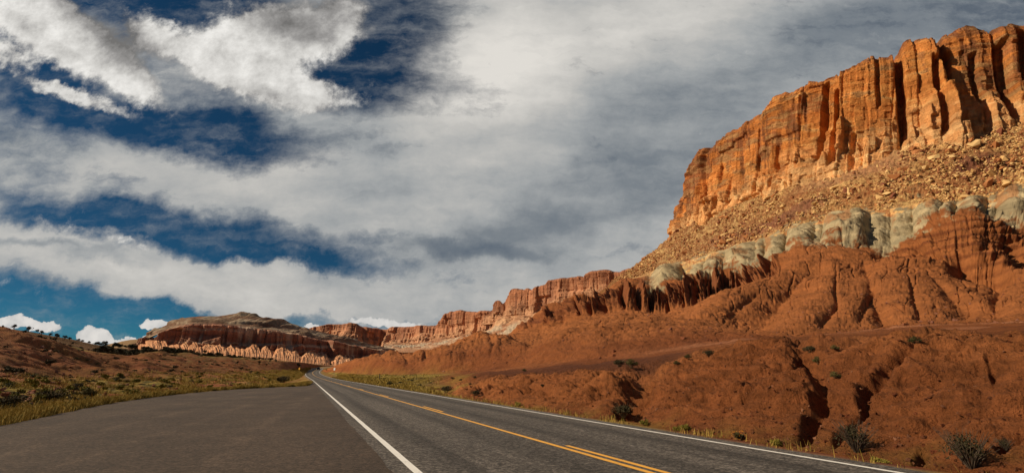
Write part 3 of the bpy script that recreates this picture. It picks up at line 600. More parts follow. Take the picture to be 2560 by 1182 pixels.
zb_ = (Fk < 4); zh = (Fk >= 4) & (Fk < 9.05); zs = (Fk >= 9.05) & (Fk < 9.98); zt = Fk >= 9.98
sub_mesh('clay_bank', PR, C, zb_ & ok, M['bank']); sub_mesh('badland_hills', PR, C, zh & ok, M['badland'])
sub_mesh('shale_slope', PR, C, zs & ok, M['shale']); sub_mesh('talus_slope', PR, C, zt & ok, M['talus'])
RIGHT = (PR, K2, X2)

# ---- left-hand country
xl = np.linspace(-900, 850, 900)
def gpt(x, D):                              # a point on the valley floor in column x
    X = (x-CX)/F*D/1.04; s, t = to_rc(X, D); return [X, D, float(road_z(s))-.55]
xs0 = [-900, -400, 0, 100, 200, 300, 400, 500, 600, 680, 730, 752, 762, 770, 780, 790, 805, 850]
d0 = [11, 15, 20, 25, 31, 39, 47, 56, 68, 90, 130, 190, 250, 320, 365, 400, 430, 470]
near = []
for x, D in zip(xs0, d0):
    p = gpt(x, D); near.append(p)
near = np.array(near, float)
L1 = [(-900, 985, 40), (-400, 965, 48), (0, 950, 60), (150, 946, 75), (300, 941, 95), (450, 937, 125), (560, 934, 160), (650, 931, 210), (700, 929, 260), (740, 926, 330), (765, 922, 440), (780, 919.5, 520), (795, 917.5, 590), (815, 916.5, 640), (850, 916, 700)]
L2 = [(-900, 790, 95), (-400, 805, 100), (-150, 812, 105), (0, 824, 112), (70, 838, 118), (130, 853, 126), (200, 870, 140), (250, 882, 150), (300, 892, 165), (335, 891, 178), (368, 879, 185), (400, 880, 200), (437, 884, 215), (546, 892, 260), (655, 899, 310), (720, 902, 360), (765, 906, 470), (790, 911, 560), (806, 914.5, 620), (850, 915.5, 720)]
L3 = [(-900, 800, 140), (0, 836, 160), (130, 864, 170), (250, 890, 190), (335, 897, 215), (400, 888, 240), (546, 897, 300), (655, 902, 350), (765, 909, 520), (850, 916, 800)]
L4 = [(-900, 770, 230), (-400, 790, 240), (0, 819, 250), (72, 829, 255), (150, 844, 262), (250, 864, 280), (300, 870, 290), (368, 874, 305), (475, 882, 330), (573, 892, 370), (628, 897, 400), (700, 901, 450), (765, 908, 600), (850, 916, 900)]
L5 = [(x, y+16, D*1.7) for x, y, D in L4]
LNl = np.stack([line_pts(('w', near), xl, 0)]+[line_pts(('d', q), xl, 6) for q in (L1, L2, L3, L4, L5)])
PL, KL = pchip(LNl, [130, 150, 24, 50, 24]); K2 = KL[:, None]+0*xl[None]; X2 = xl[None]+0*K2
X, Y, Z = PL[..., 0], PL[..., 1], PL[..., 2]; N0 = normals(PL)
disp = np.zeros_like(X)
disp += sst(K2, 0, .25)*(1-sst(K2, .9, 1.3))*(.55*fbm(X/7, Y/7, 1., 4, .5)+.10*fbm(X/1.5, Y/1.5, 1., 2))*np.clip(1-(X2-650)/110, .12, 1)
wsl = wk(.9, 1.3, 1.85, 2.0); disp += wsl*(.75*fbm(X/16, Y/16, 3., 4, .5, 'b')+.16*fbm(X/2.5, Y/2.5, Z/2.5, 3))*np.clip(1-(X2-600)/160, .15, 1)
disp += wk(2.6, 3, 4.6, 5)*.8*fbm(X/25, Y/25, 3., 3)*np.clip(1-(X2-600)/160, .15, 1)
PL = PL+N0*disp[..., None]; X, Y, Z = PL[..., 0], PL[..., 1], PL[..., 2]
f1 = fbm(X/22, Y/22, 1., 3); f2 = fbm(X/5, Y/6, 2., 4); f3 = fbm(X/1.2, Y/1.2, 3., 3)
C = lerp(np.array((.27, .098, .044))+0*PL, REDD*1.3, sst(f2+.4*f1, -.2, .6)*.6); C = lerp(C, REDL*.9, sst(f1-.4*f2, .05, .6)*.6)
gd = (1-sst(K2+.35*f1, .6, 1.35))*.95+.22; g = np.clip(gd, 0, 1)*sst(f2+.5*f3+.3*f1, -.45, .20); C = lerp(C, lerp(GRS+0*PL, GRD, sst(f3, -.1, .5)), g*.85)
# a thin sage cover on the gentler far slope, bright grassy lip on the crest
sg = wk(.9, 1.2, 1.95, 2.2)*sst(X2+80*f1, 330, 480)*(1-sst(X2, 690, 740)); C = lerp(C, lerp(np.array((.17, .135, .055))+0*PL, RED, sst(f2, -.3, .4)), sg*sst(f2+f3*.6+.45*sst(K2, 1.2, 2), -.25, .3)*.8)
lip = np.exp(-((K2-1.98)/.10)**2)*sst(X2, 90, 150)*sst(f2, -.6, .2); C = lerp(C, np.array((.30, .23, .065)), lip*.85)
C = lerp(C, np.array((.11, .07, .032)), sst(K2, 2.3, 2.9)*.75)
C = np.clip(C, .01, .8)
allf = np.ones((PL.shape[0]-1, PL.shape[1]-1), bool); Fk = K2[:-1, :-1]
sub_mesh('brush_flat', PL, C, allf & (Fk < 1.), M['ground']); sub_mesh('hillside', PL, C, allf & (Fk >= 1.), M['hill'])
LEFT = (PL, K2, X2)

# ------------------------------------------------------------------ cliffs
def plan_curve(pts, n):
    """pts: (x, ytop, ybase, D) -> dense plan with top and base heights"""
    a = np.array(pts, float); W = []
    for x, yt, yb, D in a:
        u, v, c = ray(x, (yt+yb)/2); X = u/v*D*KD; Yd = D*KD
        # heights for which this plan point projects to the wanted rows
        def zfor(y):
            vv = (CY-y)/F; # (z cosP - Y sinP)/(Y cosP + z sinP) = vv
            return CH + Yd*(vv*CP+SP)/(CP-vv*SP)
        W.append((X, Yd, zfor(yt), zfor(yb)))
    W = np.array(W); d = np.r_[0, np.cumsum(np.linalg.norm(np.diff(W[:, :2], axis=0), axis=1))]
    q = np.linspace(0, d[-1], n); out = np.stack([np.interp(q, d, W[:, k]) for k in range(4)], 1)
    sm = max(1, int(n*.004))
    out[:, 0] = gauss1(out[:, 0], sm*3); out[:, 1] = gauss1(out[:, 1], sm*3); out[:, 2] = gauss1(out[:, 2], sm); out[:, 3] = gauss1(out[:, 3], sm*2)
    T = np.gradient(out[:, :2], axis=0); T /= np.linalg.norm(T, axis=1)[:, None]; Nn = np.stack([-T[:, 1], T[:, 0]], 1)
    Nn = np.stack([gauss1(Nn[:, 0], sm*6), gauss1(Nn[:, 1], sm*6)], 1); Nn /= np.linalg.norm(Nn, axis=1)[:, None]
    return q, out, Nn
def cliff(name, pts, ns, nz, scale=1., batter=.12, clefts=(), seed=1, mat=None, colf=None, depth=60, topvar=1., inward_rise=0., skirt=14, lean_=0., rise=0.):
    q, W, Nn = plan_curve(pts, ns)
    v = np.linspace(0, 1, nz)
    zb, zt = W[:, 3]-skirt*scale, W[:, 2]+rise*sst(proj(W[:, 0], W[:, 1], W[:, 2])[0], 2050, 2450)*(W[:, 1] < 600)
    S = q[None]+0*v[:, None]; 
    # top edge: broken, stepped
    tv = topvar*scale*(2.0*(cells(q, q*0, 26*scale, 1e6, seed+5., .05)[0]-.5)+1.6*(cells(q, q*0, 8*scale, 1e6, seed+6., .08)[0]-.5)+.9*fbm(q/(6*scale), seed, 0., 3))
    zt2 = zt+tv; Zg = zb[None]+(zt2-zb)[None]*v[:, None]
    rel = np.clip((Zg-W[:, 3][None])/(zt2-W[:, 3])[None], 0, 1)
    D = 0
    SL = S+lean_*(Zg-W[:, 3][None])
    c1, k1 = cells(SL, Zg, 34*scale, 70*scale, seed, .10); c2, k2 = cells(SL, Zg, 17*scale, 34*scale, seed+1, .12); c3, k3 = cells(SL, Zg, 4.6*scale, 12*scale, seed+2, .2)
    D = D+scale*(8*(c1-.5)+4.0*(c2-.5)+1.5*(c3-.5)*(1.2-.5*rel)-2.2*k1-.9*k2*(.4+c1)-.35*k3)
    D = D+scale*(2.2*fbm(S/(45*scale), Zg/(90*scale), seed, 2)+.45*fbm(S/(6*scale), Zg/(9*scale), seed+.5, 4))
    # bedding: inclined cross-bed lips
    xb = (Zg*1.0-S*.22)/(5.5*scale)+fbm(S/(30*scale), Zg/(20*scale), 3.3, 2)*1.4; fb = xb-np.floor(xb)
    D = D+scale*.8*(fb-.5)+scale*.9*(cells(Zg, S, 7.*scale, 60*scale, seed+31., .1)[0]-.5)*(.4+.6*sst(np.abs(rel-.5), .2, .45))
    # top rounds back, foot steps out
    D = D-scale*(3.0*sst(rel, .90, 1.)**2)+scale*3.6*(1-sst(rel, .06+.34*c2, .10+.34*c2))*(.3+c1)+scale*2.2*(1-sst(rel, .02+.22*c3, .05+.22*c3))
    D = D-batter*(Zg-W[:, 3][None])
    for (s0, wd, dp, r0, r1) in clefts:                   # s0 given as image column of the plan
        lean = perlin(Zg/(22*scale), seed+s0*.01, 1.)*1.2*scale
        e = np.exp(-(np.abs(SL-s0-lean)/(wd*scale))**7)*sst(rel, r0-.05, r0+.05)*(1-sst(rel, r1, r1+.04)); D = D-dp*scale*e
    P = np.zeros((nz, ns, 3)); P[..., :2] = W[None, :, :2]+Nn[None]*D[..., None]; P[..., 2] = Zg
    # plateau behind the rim
    m = 10; k = (np.arange(1, m+1)/m)[:, None]; Q = np.zeros((m, ns, 3))
    Q[..., :2] = P[-1][None, :, :2]-Nn[None]*(k**1.6*depth*scale)[..., None]
    Q[..., 2] = P[-1][None, :, 2]+inward_rise*k*depth*scale+.8*scale*fbm(Q[..., 0]/(8*scale), Q[..., 1]/(8*scale), 1., 3)*np.minimum(k*4, 1)
    P = np.concatenate([P, Q]); rel = np.concatenate([rel, np.full((m, ns), 1.2)]); S = np.concatenate([S, np.repeat(q[None], m, 0)])
    C = colf(P, rel, S, c1=np.concatenate([c1, np.repeat(c1[-1:], m, 0)]), c2=np.concatenate([c2, np.repeat(c2[-1:], m, 0)]))
    C = np.clip(C, .01, .85)
    nr = P.shape[0]
    o = mesh_np(name, P, grid_faces(nr, ns), mat, C.reshape(-1, 3)); o['kind'] = 'structure'
    return q, W, Nn, P
def main_col(P, rel, S, c1, c2):
    X, Y, Z = P[..., 0], P[..., 1], P[..., 2]; L = S.max()
    # tilted cross-bed streaks
    a = fbm(S/26+Z*.02, (Z*1.0-S*.30)/7., 2.2, 4); b = fbm(S/60, Z/35., 8.2, 3); c = fbm(S/3.5, Z/40., 4.4, 4); d = fbm(S/4, Z/4, 5.5, 3)
    col = lerp(np.array((.55, .200, .054))+0*P, np.array((.66, .29, .088)), sst(a, -.4, .5))
    col = lerp(col, np.array((.74, .44, .17)), sst(a+.4*b, .22, .50)*.85)
    low = 1-sst(rel+.22*b+.10*(c1-.5), .10, .42); col = lerp(col, np.array((.72, .38, .165)), low*.8); col = lerp(col, np.array((.80, .52, .26)), low*sst(d+b, .0, .5)*.7)
    west = 1-sst(X, 150, 245)                                # the west end carries more desert varnish
    vm = sst(a*.9+b*1.0+.25*c+.45*(rel-.55)+.25*west, .08, .36); col = lerp(col, np.array((.19, .070, .042)), vm*(.55+.35*west)*(1-low*.7))
    vs = sst(c+.35*b, .25, .75)*sst(rel, .15, .5); col = lerp(col, np.array((.17, .065, .038)), vs*.55)
    cap = sst(rel+.06*d, .93, 1.0); col = lerp(col, np.array((.24, .095, .05)), cap*.65)
    return lerp(col*np.array((1.16, 1.15, 1.10)), np.array((.38, .20, .09)), (rel > 1.1)*1.)
MAIN = [(3400, -230, 150, 330), (3000, -130, 215, 365), (2760, -30, 262, 392), (2620, 60, 300, 410), (2560, 66, 312, 418), (2520, 60, 320, 422), (2485, 46, 328, 426), (2455, 62, 332, 428), (2425, 76, 338, 431), (2370, 84, 348, 437), (2355, 92, 350, 440), (2330, 82, 356, 444), (2300, 95, 364, 449),
        (2270, 118, 370, 453), (2245, 140, 378, 458), (2215, 128, 390, 465), (2185, 136, 400, 472), (2172, 148, 404, 476), (2125, 170, 418, 487), (2060, 188, 440, 507), (2000, 206, 458, 530), (1985, 222, 464, 537), (1950, 228, 476, 555), (1930, 250, 484, 566), (1880, 286, 500, 598),
        (1830, 318, 518, 634), (1790, 342, 534, 668), (1760, 362, 546, 698), (1738, 384, 556, 722), (1722, 410, 566, 740), (1708, 440, 576, 755), (1697, 470, 583, 768), (1690, 500, 588, 782), (1689, 520, 592, 800), (1697, 540, 594, 840), (1730, 560, 596, 950), (1800, 560, 590, 1150)]
qq, WW, _ = plan_curve(MAIN, 1400)
wx = proj(WW[:, 0], WW[:, 1], (WW[:, 2]+WW[:, 3])/2)[0]
def col2s(x): 
    k = np.where(WW[:, 1] < 770*KD)[0]; return float(qq[k][np.argmin(np.abs(wx[k]-x))])
CL = [(col2s(x), wd, dp, a, b) for x, wd, dp, a, b in ((2030, 3.2, 12, .18, .93), (2065, 2.5, 8, .1, .8), (2232, 3.0, 15, .12, 1.1), (2322, 2.3, 12, .05, .78), (2362, 2.2, 12, .12, .8), (2352, 2., 8, .75, 1.1), (2488, 3.6, 13, .1, .82), (2425, 2.4, 6, .0, .7), (1872, 2.2, 7, .35, .75), (1922, 1.6, 4, .05, .45), (2110, 1.8, 4, .0, .3), (1780, 2, 5, 0, .6), (2545, 3, 9, .4, .9), (1745, 2.5, 5, .0, .45), (2170, 1.6, 5, .5, 1.1), (2630, 3, 12, .1, .9))]
cliff('mesa_cliff', MAIN, 2000, 260, 1., .10, CL, 3.3, M['cliff'], main_col, depth=55, topvar=1.2, lean_=.15, rise=6.)

def far_col(base, top, low_, capc, vs=.6):
    base, top, low_, capc = map(np.array, (base, top, low_, capc))
    def f(P, rel, S, c1, c2):
        X, Y, Z = P[..., 0], P[..., 1], P[..., 2]
        a = fbm(S/60, Z/14., 2.2, 3); c = fbm(S/9, Z/90., 4.4, 4); b = fbm(S/150, Z/60, 1.4, 3)
        col = lerp(base+0*P, top, sst(rel+.25*a, .35, .9)); col = lerp(col, low_, (1-sst(rel+.3*b, .1, .5))*.7)
        col = lerp(col, capc, sst(c+.5*b, .05, .6)*vs); return lerp(col, capc*1.3, (rel > .97)*.7)
    return f
FC = far_col((.50, .24, .13), (.40, .17, .09), (.58, .33, .19), (.20, .085, .055))
S2P = [(1760, 655, 735, 1380), (1640, 664, 745, 1440), (1560, 672, 752, 1490), (1548, 678, 753, 1500), (1520, 672, 756, 1515), (1480, 676, 760, 1545), (1462, 688, 762, 1560), (1440, 688, 764, 1580), (1400, 694, 770, 1620), (1370, 700, 774, 1660), (1362, 712, 776, 1665), (1335, 716, 780, 1690), (1326, 724, 782, 1700), (1318, 719, 783, 1712), (1305, 724, 785, 1725), (1300, 721, 786, 1730), (1277, 719, 789, 1760), (1268, 742, 790, 1775), (1256, 762, 790, 1790), (1247, 752, 791, 1800), (1238, 750, 791, 1810), (1229, 760, 792, 1825), (1226, 775, 793, 1840), (1230, 790, 796, 1950), (1290, 790, 800, 2300)]
cliff('distant_cliff', S2P, 900, 110, 1.9, .06, (), 5.1, M['far'], FC, depth=60, topvar=.35, skirt=10, inward_rise=-.22)
S3P = [(1330, 765, 836, 2300), (1260, 768, 838, 2380), (1222, 775, 840, 2420), (1205, 776, 841, 2440), (1190, 779, 842, 2470), (1160, 777, 843, 2520), (1147, 774, 844, 2540), (1120, 778, 846, 2600), (1112, 784, 847, 2620), (1100, 791, 848, 2640), (1093, 805, 849, 2660), (1082, 818, 851, 2700), (1074, 838, 853, 2760), (1080, 845, 855, 2900), (1130, 840, 855, 3300)]
cliff('distant_cliff', S3P, 500, 70, 2.4, .06, (), 8.4, M['far'], FC, depth=60, topvar=.3, skirt=10, inward_rise=-.22)
S4P = [(1180, 806, 858, 3150), (1075, 813, 859, 3200), (1040, 812, 858, 3250), (1010, 815, 859, 3280), (968, 815, 859, 3320), (964, 822, 858, 3500), (950, 821, 856, 3520), (920, 818, 852, 3420), (890, 807, 848, 3350), (872, 806, 845, 3380), (850, 809, 842, 3420), (815, 808, 838, 3440), (795, 813, 834, 3450), (772, 819, 830, 3500), (770, 824, 830, 3700), (800, 824, 832, 4100)]
cliff('distant_cliff', S4P, 600, 60, 3., .12, (), 2.4, M['far'], far_col((.55, .27, .15), (.42, .19, .11), (.60, .34, .20), (.25, .11, .07)), depth=60, topvar=.3, skirt=20, inward_rise=-.22)

# aprons below the distant cliffs
def apron(name, tabs, xs, rows_, mat, colf, dispf, sm=3):
    L = np.stack([line_pts(('d', t_), xs, sm) for t_ in tabs]); Pq, Kq = pchip(L, rows_); k2 = Kq[:, None]+0*xs[None]; x2 = xs[None]+0*k2
    Pq = Pq+normals(Pq)*dispf(Pq, k2, x2)[..., None]
    o = sub_mesh(name, Pq, np.clip(colf(Pq, k2, x2), .01, .85), np.ones((Pq.shape[0]-1, Pq.shape[1]-1), bool), mat); return Pq, k2, x2
TB = [(800, 900, 1900), (960, 884, 1800), (1000, 880, 1750), (1080, 880, 1600), (1150, 875, 1500), (1215, 868, 1300), (1300, 845, 1350), (1400, 838, 1250), (1560, 800, 1150), (1760, 740, 1050)]
TM = [(800, 862, 2700), (1000, 862, 2700), (1050, 860, 2550), (1100, 851, 2350), (1150, 846, 2150), (1200, 833, 1900), (1240, 815, 1700), (1300, 806, 1600), (1400, 798, 1500), (1560, 770, 1350), (1760, 735, 1250)]
TT_ = [(800, 840, 3450), (850, 842, 3400), (930, 856, 3450), (968, 858, 3330), (1060, 858, 3160), (1076, 852, 2770), (1120, 845, 2590), (1180, 841, 2480), (1222, 832, 2200), (1230, 791, 1800), (1277, 788, 1750), (1362, 775, 1650), (1440, 763, 1570), (1560, 750, 1480), (1760, 733, 1370)]
TI = [(x, y-2, D+150) for x, y, D in TT_]
def ac(P, k, x):
    X, Y, Z = P[..., 0], P[..., 1], P[..., 2]; a = fbm(X/60, Y/60, Z/20, 3); b = fbm(X/14, Y/14, Z/10, 3)
    c = lerp(np.array((.40, .20, .11))+0*P, np.array((.55, .32, .18)), sst(a+b, -.4, .5)); c = lerp(c, np.array((.27, .11, .06)), sst(b-a, .2, .7)*.7)
    return lerp(c, np.array((.46, .40, .30)), np.exp(-((k-.75+.3*a)/.3)**2)*.75*sst(a, -.4, .1))
apron('distant_talus', [TB, TM, TT_, TI], np.linspace(960, 1760, 600), [40, 90, 6], M['fartalus'], ac, lambda P, k, x: sst(k, .1, .6)*(1-sst(k, 1.7, 2.))*(7*fbm(P[..., 0]/70, P[..., 1]/110, 1., 4, .5, 'b')+2.5*fbm(P[..., 0]/12, P[..., 1]/14, 2., 3, .6)))

# left-hand mesa: ash-grey cap slope, dark fluted wall, orange cones at its foot
MP = [(350, 846, 866, 1480), (366, 840, 866, 1420), (372, 835, 865, 1400), (385, 829, 865, 1400), (410, 821, 866, 1410), (440, 814, 868, 1420), (480, 808, 870, 1430), (520, 809, 872, 1450), (560, 812, 874, 1470), (600, 814, 873, 1490), (640, 818, 874, 1510), (700, 827, 880, 1550), (750, 835, 886, 1590), (800, 845, 893, 1640), (860, 856, 900, 1700), (920, 868, 902, 1780), (960, 876, 900, 1850), (1010, 888, 904, 1950)]
MC = far_col((.36, .155, .095), (.38, .18, .115), (.46, .23, .14), (.20, .080, .052), .6)
MPr = MP[::-1]
def mesa_wall(P, rel, S, c1, c2):
    X, Y, Z = P[..., 0], P[..., 1], P[..., 2]; col = MC(P, rel, S, c1, c2); a = fbm(S/60, Z/200, 3.1, 2); st = fbm(S/14, Z/140, 6.1, 3)
    pale = sst(a+.6*st, .15, .6); col = lerp(col, np.array((.62, .45, .32)), pale*.8); b = np.sin(Z/4.5+a); return lerp(col, np.array((.62, .44, .30)), sst(b, .6, 1)*.45)
cliff('far_mesa_wall', MPr, 1300, 110, 2.3, .05, (), 6.6, M['far'], mesa_wall, depth=16, topvar=.3, skirt=6)
CAP0 = [(x, y+9.0, D+34) for x, y, dd, D in MP]
CAP1 = [(345, 855, 1560), (372, 843, 1510), (400, 826, 1540), (440, 808, 1560), (480, 798, 1560), (530, 799, 1590), (600, 797, 1620), (680, 808, 1650), (750, 826, 1680), (800, 838, 1720), (860, 850, 1790), (960, 871, 1930), (1010, 884, 2020)]
CAP2 = [(345, 851, 1600), (372, 834, 1540), (400, 819, 1600), (430, 806, 1650), (455, 796, 1680), (470, 793, 1680), (500, 790, 1690), (532, 790, 1700), (545, 790, 1705), (575, 786, 1720), (595, 784, 1730), (620, 784, 1740), (640, 788, 1740), (680, 800, 1750), (720, 811, 1760), (770, 822, 1780), (800, 828, 1800), (850, 840, 1860), (900, 853, 1920), (960, 867, 2000), (1010, 880, 2080)]
CAP3 = [(x, y+14, D+260) for x, y, D in CAP2]
def capc(P, k, x):
    X, Y, Z = P[..., 0], P[..., 1], P[..., 2]; a = fbm(X/40, Y/60, Z/20, 3); b = fbm(X/10, Y/16, Z/10, 3)
    c = lerp(np.array((.20, .125, .080))+0*P, np.array((.35, .27, .19)), sst(a+.6*b, -.3, .5)); c = lerp(c, np.array((.46, .34, .23)), sst(a-b, .1, .5)*(1-sst(k, .5, 1.1))*.7); bd_ = np.sin(Z/3.3+a*1.5); c = lerp(c, np.array((.15, .07, .045)), sst(bd_, .3, .9)*.6)
    return lerp(c, np.array((.17, .075, .045)), sst(k+.1*b, 1.82, 1.94)*.8)
apron('far_mesa_cap', [CAP0, CAP1, CAP2, CAP3], np.linspace(345, 1010, 620), [30, 40, 14], M['fartalus'], capc, lambda P, k, x: sst(k, .1, .8)*(1-sst(k, 1.8, 2.))*(5*fbm(P[..., 0]/60, P[..., 1]/140, 1., 4, .5, 'b')+3*np.tanh(4*np.sin(P[..., 2]/4.5+fbm(P[..., 0]/90, P[..., 1]/90, 5., 2)))))
CN0 = [(x, 925, D-330) for x, a_, b_, D in MP]; CN1 = [(x, b_+8, D-90) for x, a_, b_, D in MP]; CN2 = [(x, b_-8, D-12) for x, a_, b_, D in MP]; CN3 = [(x, b_-15, D+20) for x, a_, b_, D in MP]
def cones(P, k, x):
    def cone_row(L, sd):
        u = x/L+.9*perlin(x/60, 2., sd)+.15*perlin(x/9, k, 3.); pk = np.abs(((u*2) % 2)-1); hi = .15+1.1*h1(np.floor(u+.5), 4+sd); return np.clip((hi-pk*(1.2+.8*h1(np.floor(u+.5), 9+sd)))+(2.35-k)*1.15, 0, 1.5)
    u = x/46+.9*perlin(x/60, 2., 0.)+.15*perlin(x/9, k, 3.); pk = np.abs(((u*2) % 2)-1)
    big = np.maximum(cone_row(74, 0.), cone_row(43, 5.)*.8); big = big/(1+.35*big); ril = fbm(x/7.+k, k*.9, 3., 3, .6, 'b')
    return sst(k, .2, .8)*(1-sst(k, 2.5, 2.95))*(14*big-6+2.0*ril*np.clip(big, 0, 1))
apron('far_mesa_talus', [CN0, CN1, CN2, CN3], np.linspace(345, 1010, 1000), [30, 60, 8], M['fartalus'], lambda P, k, x: lerp(np.array((.52, .245, .125))+0*P, np.array((.62, .33, .18)), sst(fbm(P[..., 0]/20, P[..., 1]/20, P[..., 2]/9, 3), -.4, .5)), cones)
# small tan butte peeping over the ridge
bx = np.linspace(268, 372, 120)
BT = [(265, 862, 1700), (290, 857, 1700), (305, 852, 1700), (325, 848.5, 1700), (347, 846.5, 1700), (356, 851, 1700), (372, 856, 1700)]
apron('far_butte', [[(x, 875, 1600) for x, y, D in BT], BT, [(x, y+15, D+150) for x, y, D in BT]], bx, [20, 8], M['fartalus'], lambda P, k, x: np.array((.30, .19, .10))+0*P, lambda P, k, x: 2*fbm(P[..., 0]/30, P[..., 1]/30, 1., 3))

# ------------------------------------------------------------------ plants, rocks and small things
def mat_leaf(name, c0, c1, rough=.8, attr=False, trans=.0):
    m, t = new_mat(name); pos = t.n('ShaderNodeNewGeometry').outputs['Position']; oi = t.n('ShaderNodeObjectInfo')
    n = t.noise(pos, 3., 4, .7)
    if attr: c = t.n('ShaderNodeAttribute', attribute_name='Col').outputs['Color']
    else: c = t.mix(t.mr(t.m('ADD', n, t.m('MULTIPLY', oi.outputs['Random'], .5)), .35, 1.1, smooth=False), (*c0, 1), (*c1, 1))
    finish(t, c, rough, None, spec=.15); return m
M['juniper'] = mat_leaf('juniper_leaf', (.024, .024, .011), (.060, .052, .024))
M['sage'] = mat_leaf('sage_leaf', (.045, .048, .022), (.105, .100, .050))
M['dark'] = mat_leaf('dark_brush', (.030, .026, .012), (.075, .060, .028))
M['rabbit'] = mat_leaf('rabbitbrush', (.13, .115, .020), (.27, .215, .035))
M['green'] = mat_leaf('green_brush', (.055, .050, .017), (.115, .095, .030))
M['twig'] = mat_leaf('dry_twig', (.10, .065, .035), (.22, .16, .09))
M['bark'] = mat_leaf('bark', (.06, .042, .030), (.12, .09, .065))
M['grass'] = mat_leaf('grass', (.2, .2, .1), (.2, .2, .1), attr=True)
M['flower'] = mat_leaf('flower', (.75, .28, .02), (.80, .36, .03))
M['rock_tan'] = mat_terrain('rock_tan', .9, .5, .9, .3); M['rubble'] = mat_terrain('rubble', .9, .5, .9, .3)
def leaves(n, rad, leaf, seed, clumps=0, flat=.0, base=.0, up=.5):
    """n leaf-sized quads in an uneven crown; returns verts, faces"""
    g = np.random.default_rng(seed)
    if clumps:
        cd = g.normal(size=(clumps, 3)); cd /= np.linalg.norm(cd, axis=1)[:, None]; cd[:, 2] = np.abs(cd[:, 2])*1.1-.25
        cc = cd*g.uniform(.25, .70, (clumps, 1)); cr = g.uniform(.2, .42, clumps); idx = g.integers(0, clumps, n)
        p = g.normal(size=(n, 3)); p /= np.linalg.norm(p, axis=1)[:, None]; p = np.where(g.uniform(0, 1, (n, 1)) < .2, cc[idx]*g.uniform(0, 1, (n, 1))+p*.10, cc[idx]+p*(cr[idx]*g.uniform(.5, 1., n)**.5)[:, None])
    else:
        p = g.normal(size=(n, 3)); p /= np.linalg.norm(p, axis=1)[:, None]; p *= g.uniform(.3, 1, (n, 1))**.5
    p = p*np.array(rad); p[:, 2] += rad[2]*(1-base)*.9; p[:, 2] = np.maximum(p[:, 2], .02)
    a = g.normal(size=(n, 3)); a[:, 2] += up; a /= np.linalg.norm(a, axis=1)[:, None]; b = g.normal(size=(n, 3)); b -= a*(a*b).sum(1)[:, None]; b /= np.linalg.norm(b, axis=1)[:, None]
    L = (leaf*g.uniform(.6, 1.5, n))[:, None]; W_ = L*.42
    V = np.stack([p-a*L*.5, p+b*W_*.5, p+a*L*.5, p-b*W_*.5], 1).reshape(-1, 3); return V, np.arange(4*n).reshape(-1, 4)
def tubes(paths, sides=5):
    """paths: list of [(p, r), ...] -> one mesh of tapered limbs"""
    V, Fc, o = [], [], 0
    for path in paths:
        n = len(path)
        for i, (p, r_) in enumerate(path):
            p = np.array(p, float); q = np.array(path[min(i+1, n-1)][0], float)-np.array(path[max(i-1, 0)][0], float); q /= np.linalg.norm(q)+1e-9
            e = np.cross(q, (0, 1, .3)); e /= np.linalg.norm(e)+1e-9; f = np.cross(q, e)
            for k in range(sides):
                an = 2*math.pi*k/sides; V.append(p+r_*(math.cos(an)*e+math.sin(an)*f))
        for i in range(n-1):
            for k in range(sides): Fc.append((o+i*sides+k, o+i*sides+(k+1) % sides, o+(i+1)*sides+(k+1) % sides, o+(i+1)*sides+k))
        o += n*sides
    return np.array(V), np.array(Fc)
def hide_proto(o): bpy.data.objects.remove(o)
def px_surface(sheet, x, y):
    P, K, Xc = sheet; key = id(P)
    if key not in _pc: _pc[key] = proj(P[..., 0], P[..., 1], P[..., 2])
    a, b = _pc[key]; d = (a-x)**2+(b-y)**2; m = d < max(16, d.min()*1.5)
    i = np.argmin(np.where(m, P[..., 1], 1e9)); return P.reshape(-1, 3)[i]
_pc = {}
def copy_obj(o, parent=None):
    c = o.copy(); COL.objects.link(c); c.parent = parent
    for k in ('label', 'category', 'group'):
        if k in c and parent is not None: del c[k]
    return c
def place(proto, loc, sc, rz, label, cat, group=None, children=(), sz=None):
    c = proto.copy(); COL.objects.link(c); c.location = loc; c.scale = (sc, sc, sz or sc); c.rotation_euler = (0, 0, rz)
    tag(c, label, cat, group)
    for ch in children:
        k = ch.copy(); COL.objects.link(k); k.parent = c
    return c
G = np.random.default_rng(5)

# -- junipers: trunk + crown, unit height about 1
def juniper(seed):
    g = np.random.default_rng(seed)
    root = bpy.data.objects.new('juniper_tree', None)
    ps = [[((0, 0, -.06), .055), ((.02, .01, .18), .045), ((.05*g.normal(), .03, .42), .03), ((.06*g.normal(), .05*g.normal(), .75), .012)]]
    for k in range(5):
        an = g.uniform(0, 6.28); ps.append([((.02, .01, .15+.05*k), .028), ((.17*math.cos(an), .17*math.sin(an), .30+.07*k), .018), ((.32*math.cos(an), .32*math.sin(an), .42+.08*k), .006)])
    V, Fc = tubes(ps); tr = mesh_np('trunk', V, Fc, M['bark']); 
    V, Fc = leaves(900, (.50, .50, .44), .085, seed, clumps=15, base=.05); V[:, 2] += .10
    cr = mesh_np('crown', V, Fc, M['juniper'], smooth=False)
    return root, (tr, cr)
JUN = [juniper(100+k) for k in range(5)]
JUN1 = []
for k in range(4):                                   # the same tree as one mesh for the ones far off
    V, Fc = leaves(420, (.52, .52, .46), .12, 300+k, clumps=11, base=0.); JUN1.append(mesh_np('juniper_tree', V, Fc, M['juniper'], smooth=False))
def tree_px(x, y, hpx, sheet, label, group=None, far=False):
    p = px_surface(sheet, x, y); s = hpx*p[1]/F*1.05
    if far: return place(JUN1[int(G.integers(4))], p, s, G.uniform(0, 6.28), label, 'tree', group)
    root, ch = JUN[int(G.integers(5))]; return place(root, p, s, G.uniform(0, 6.28), label, 'tree', group, ch)
sk = 'dark juniper tree standing against the clouds on the left ridge line'
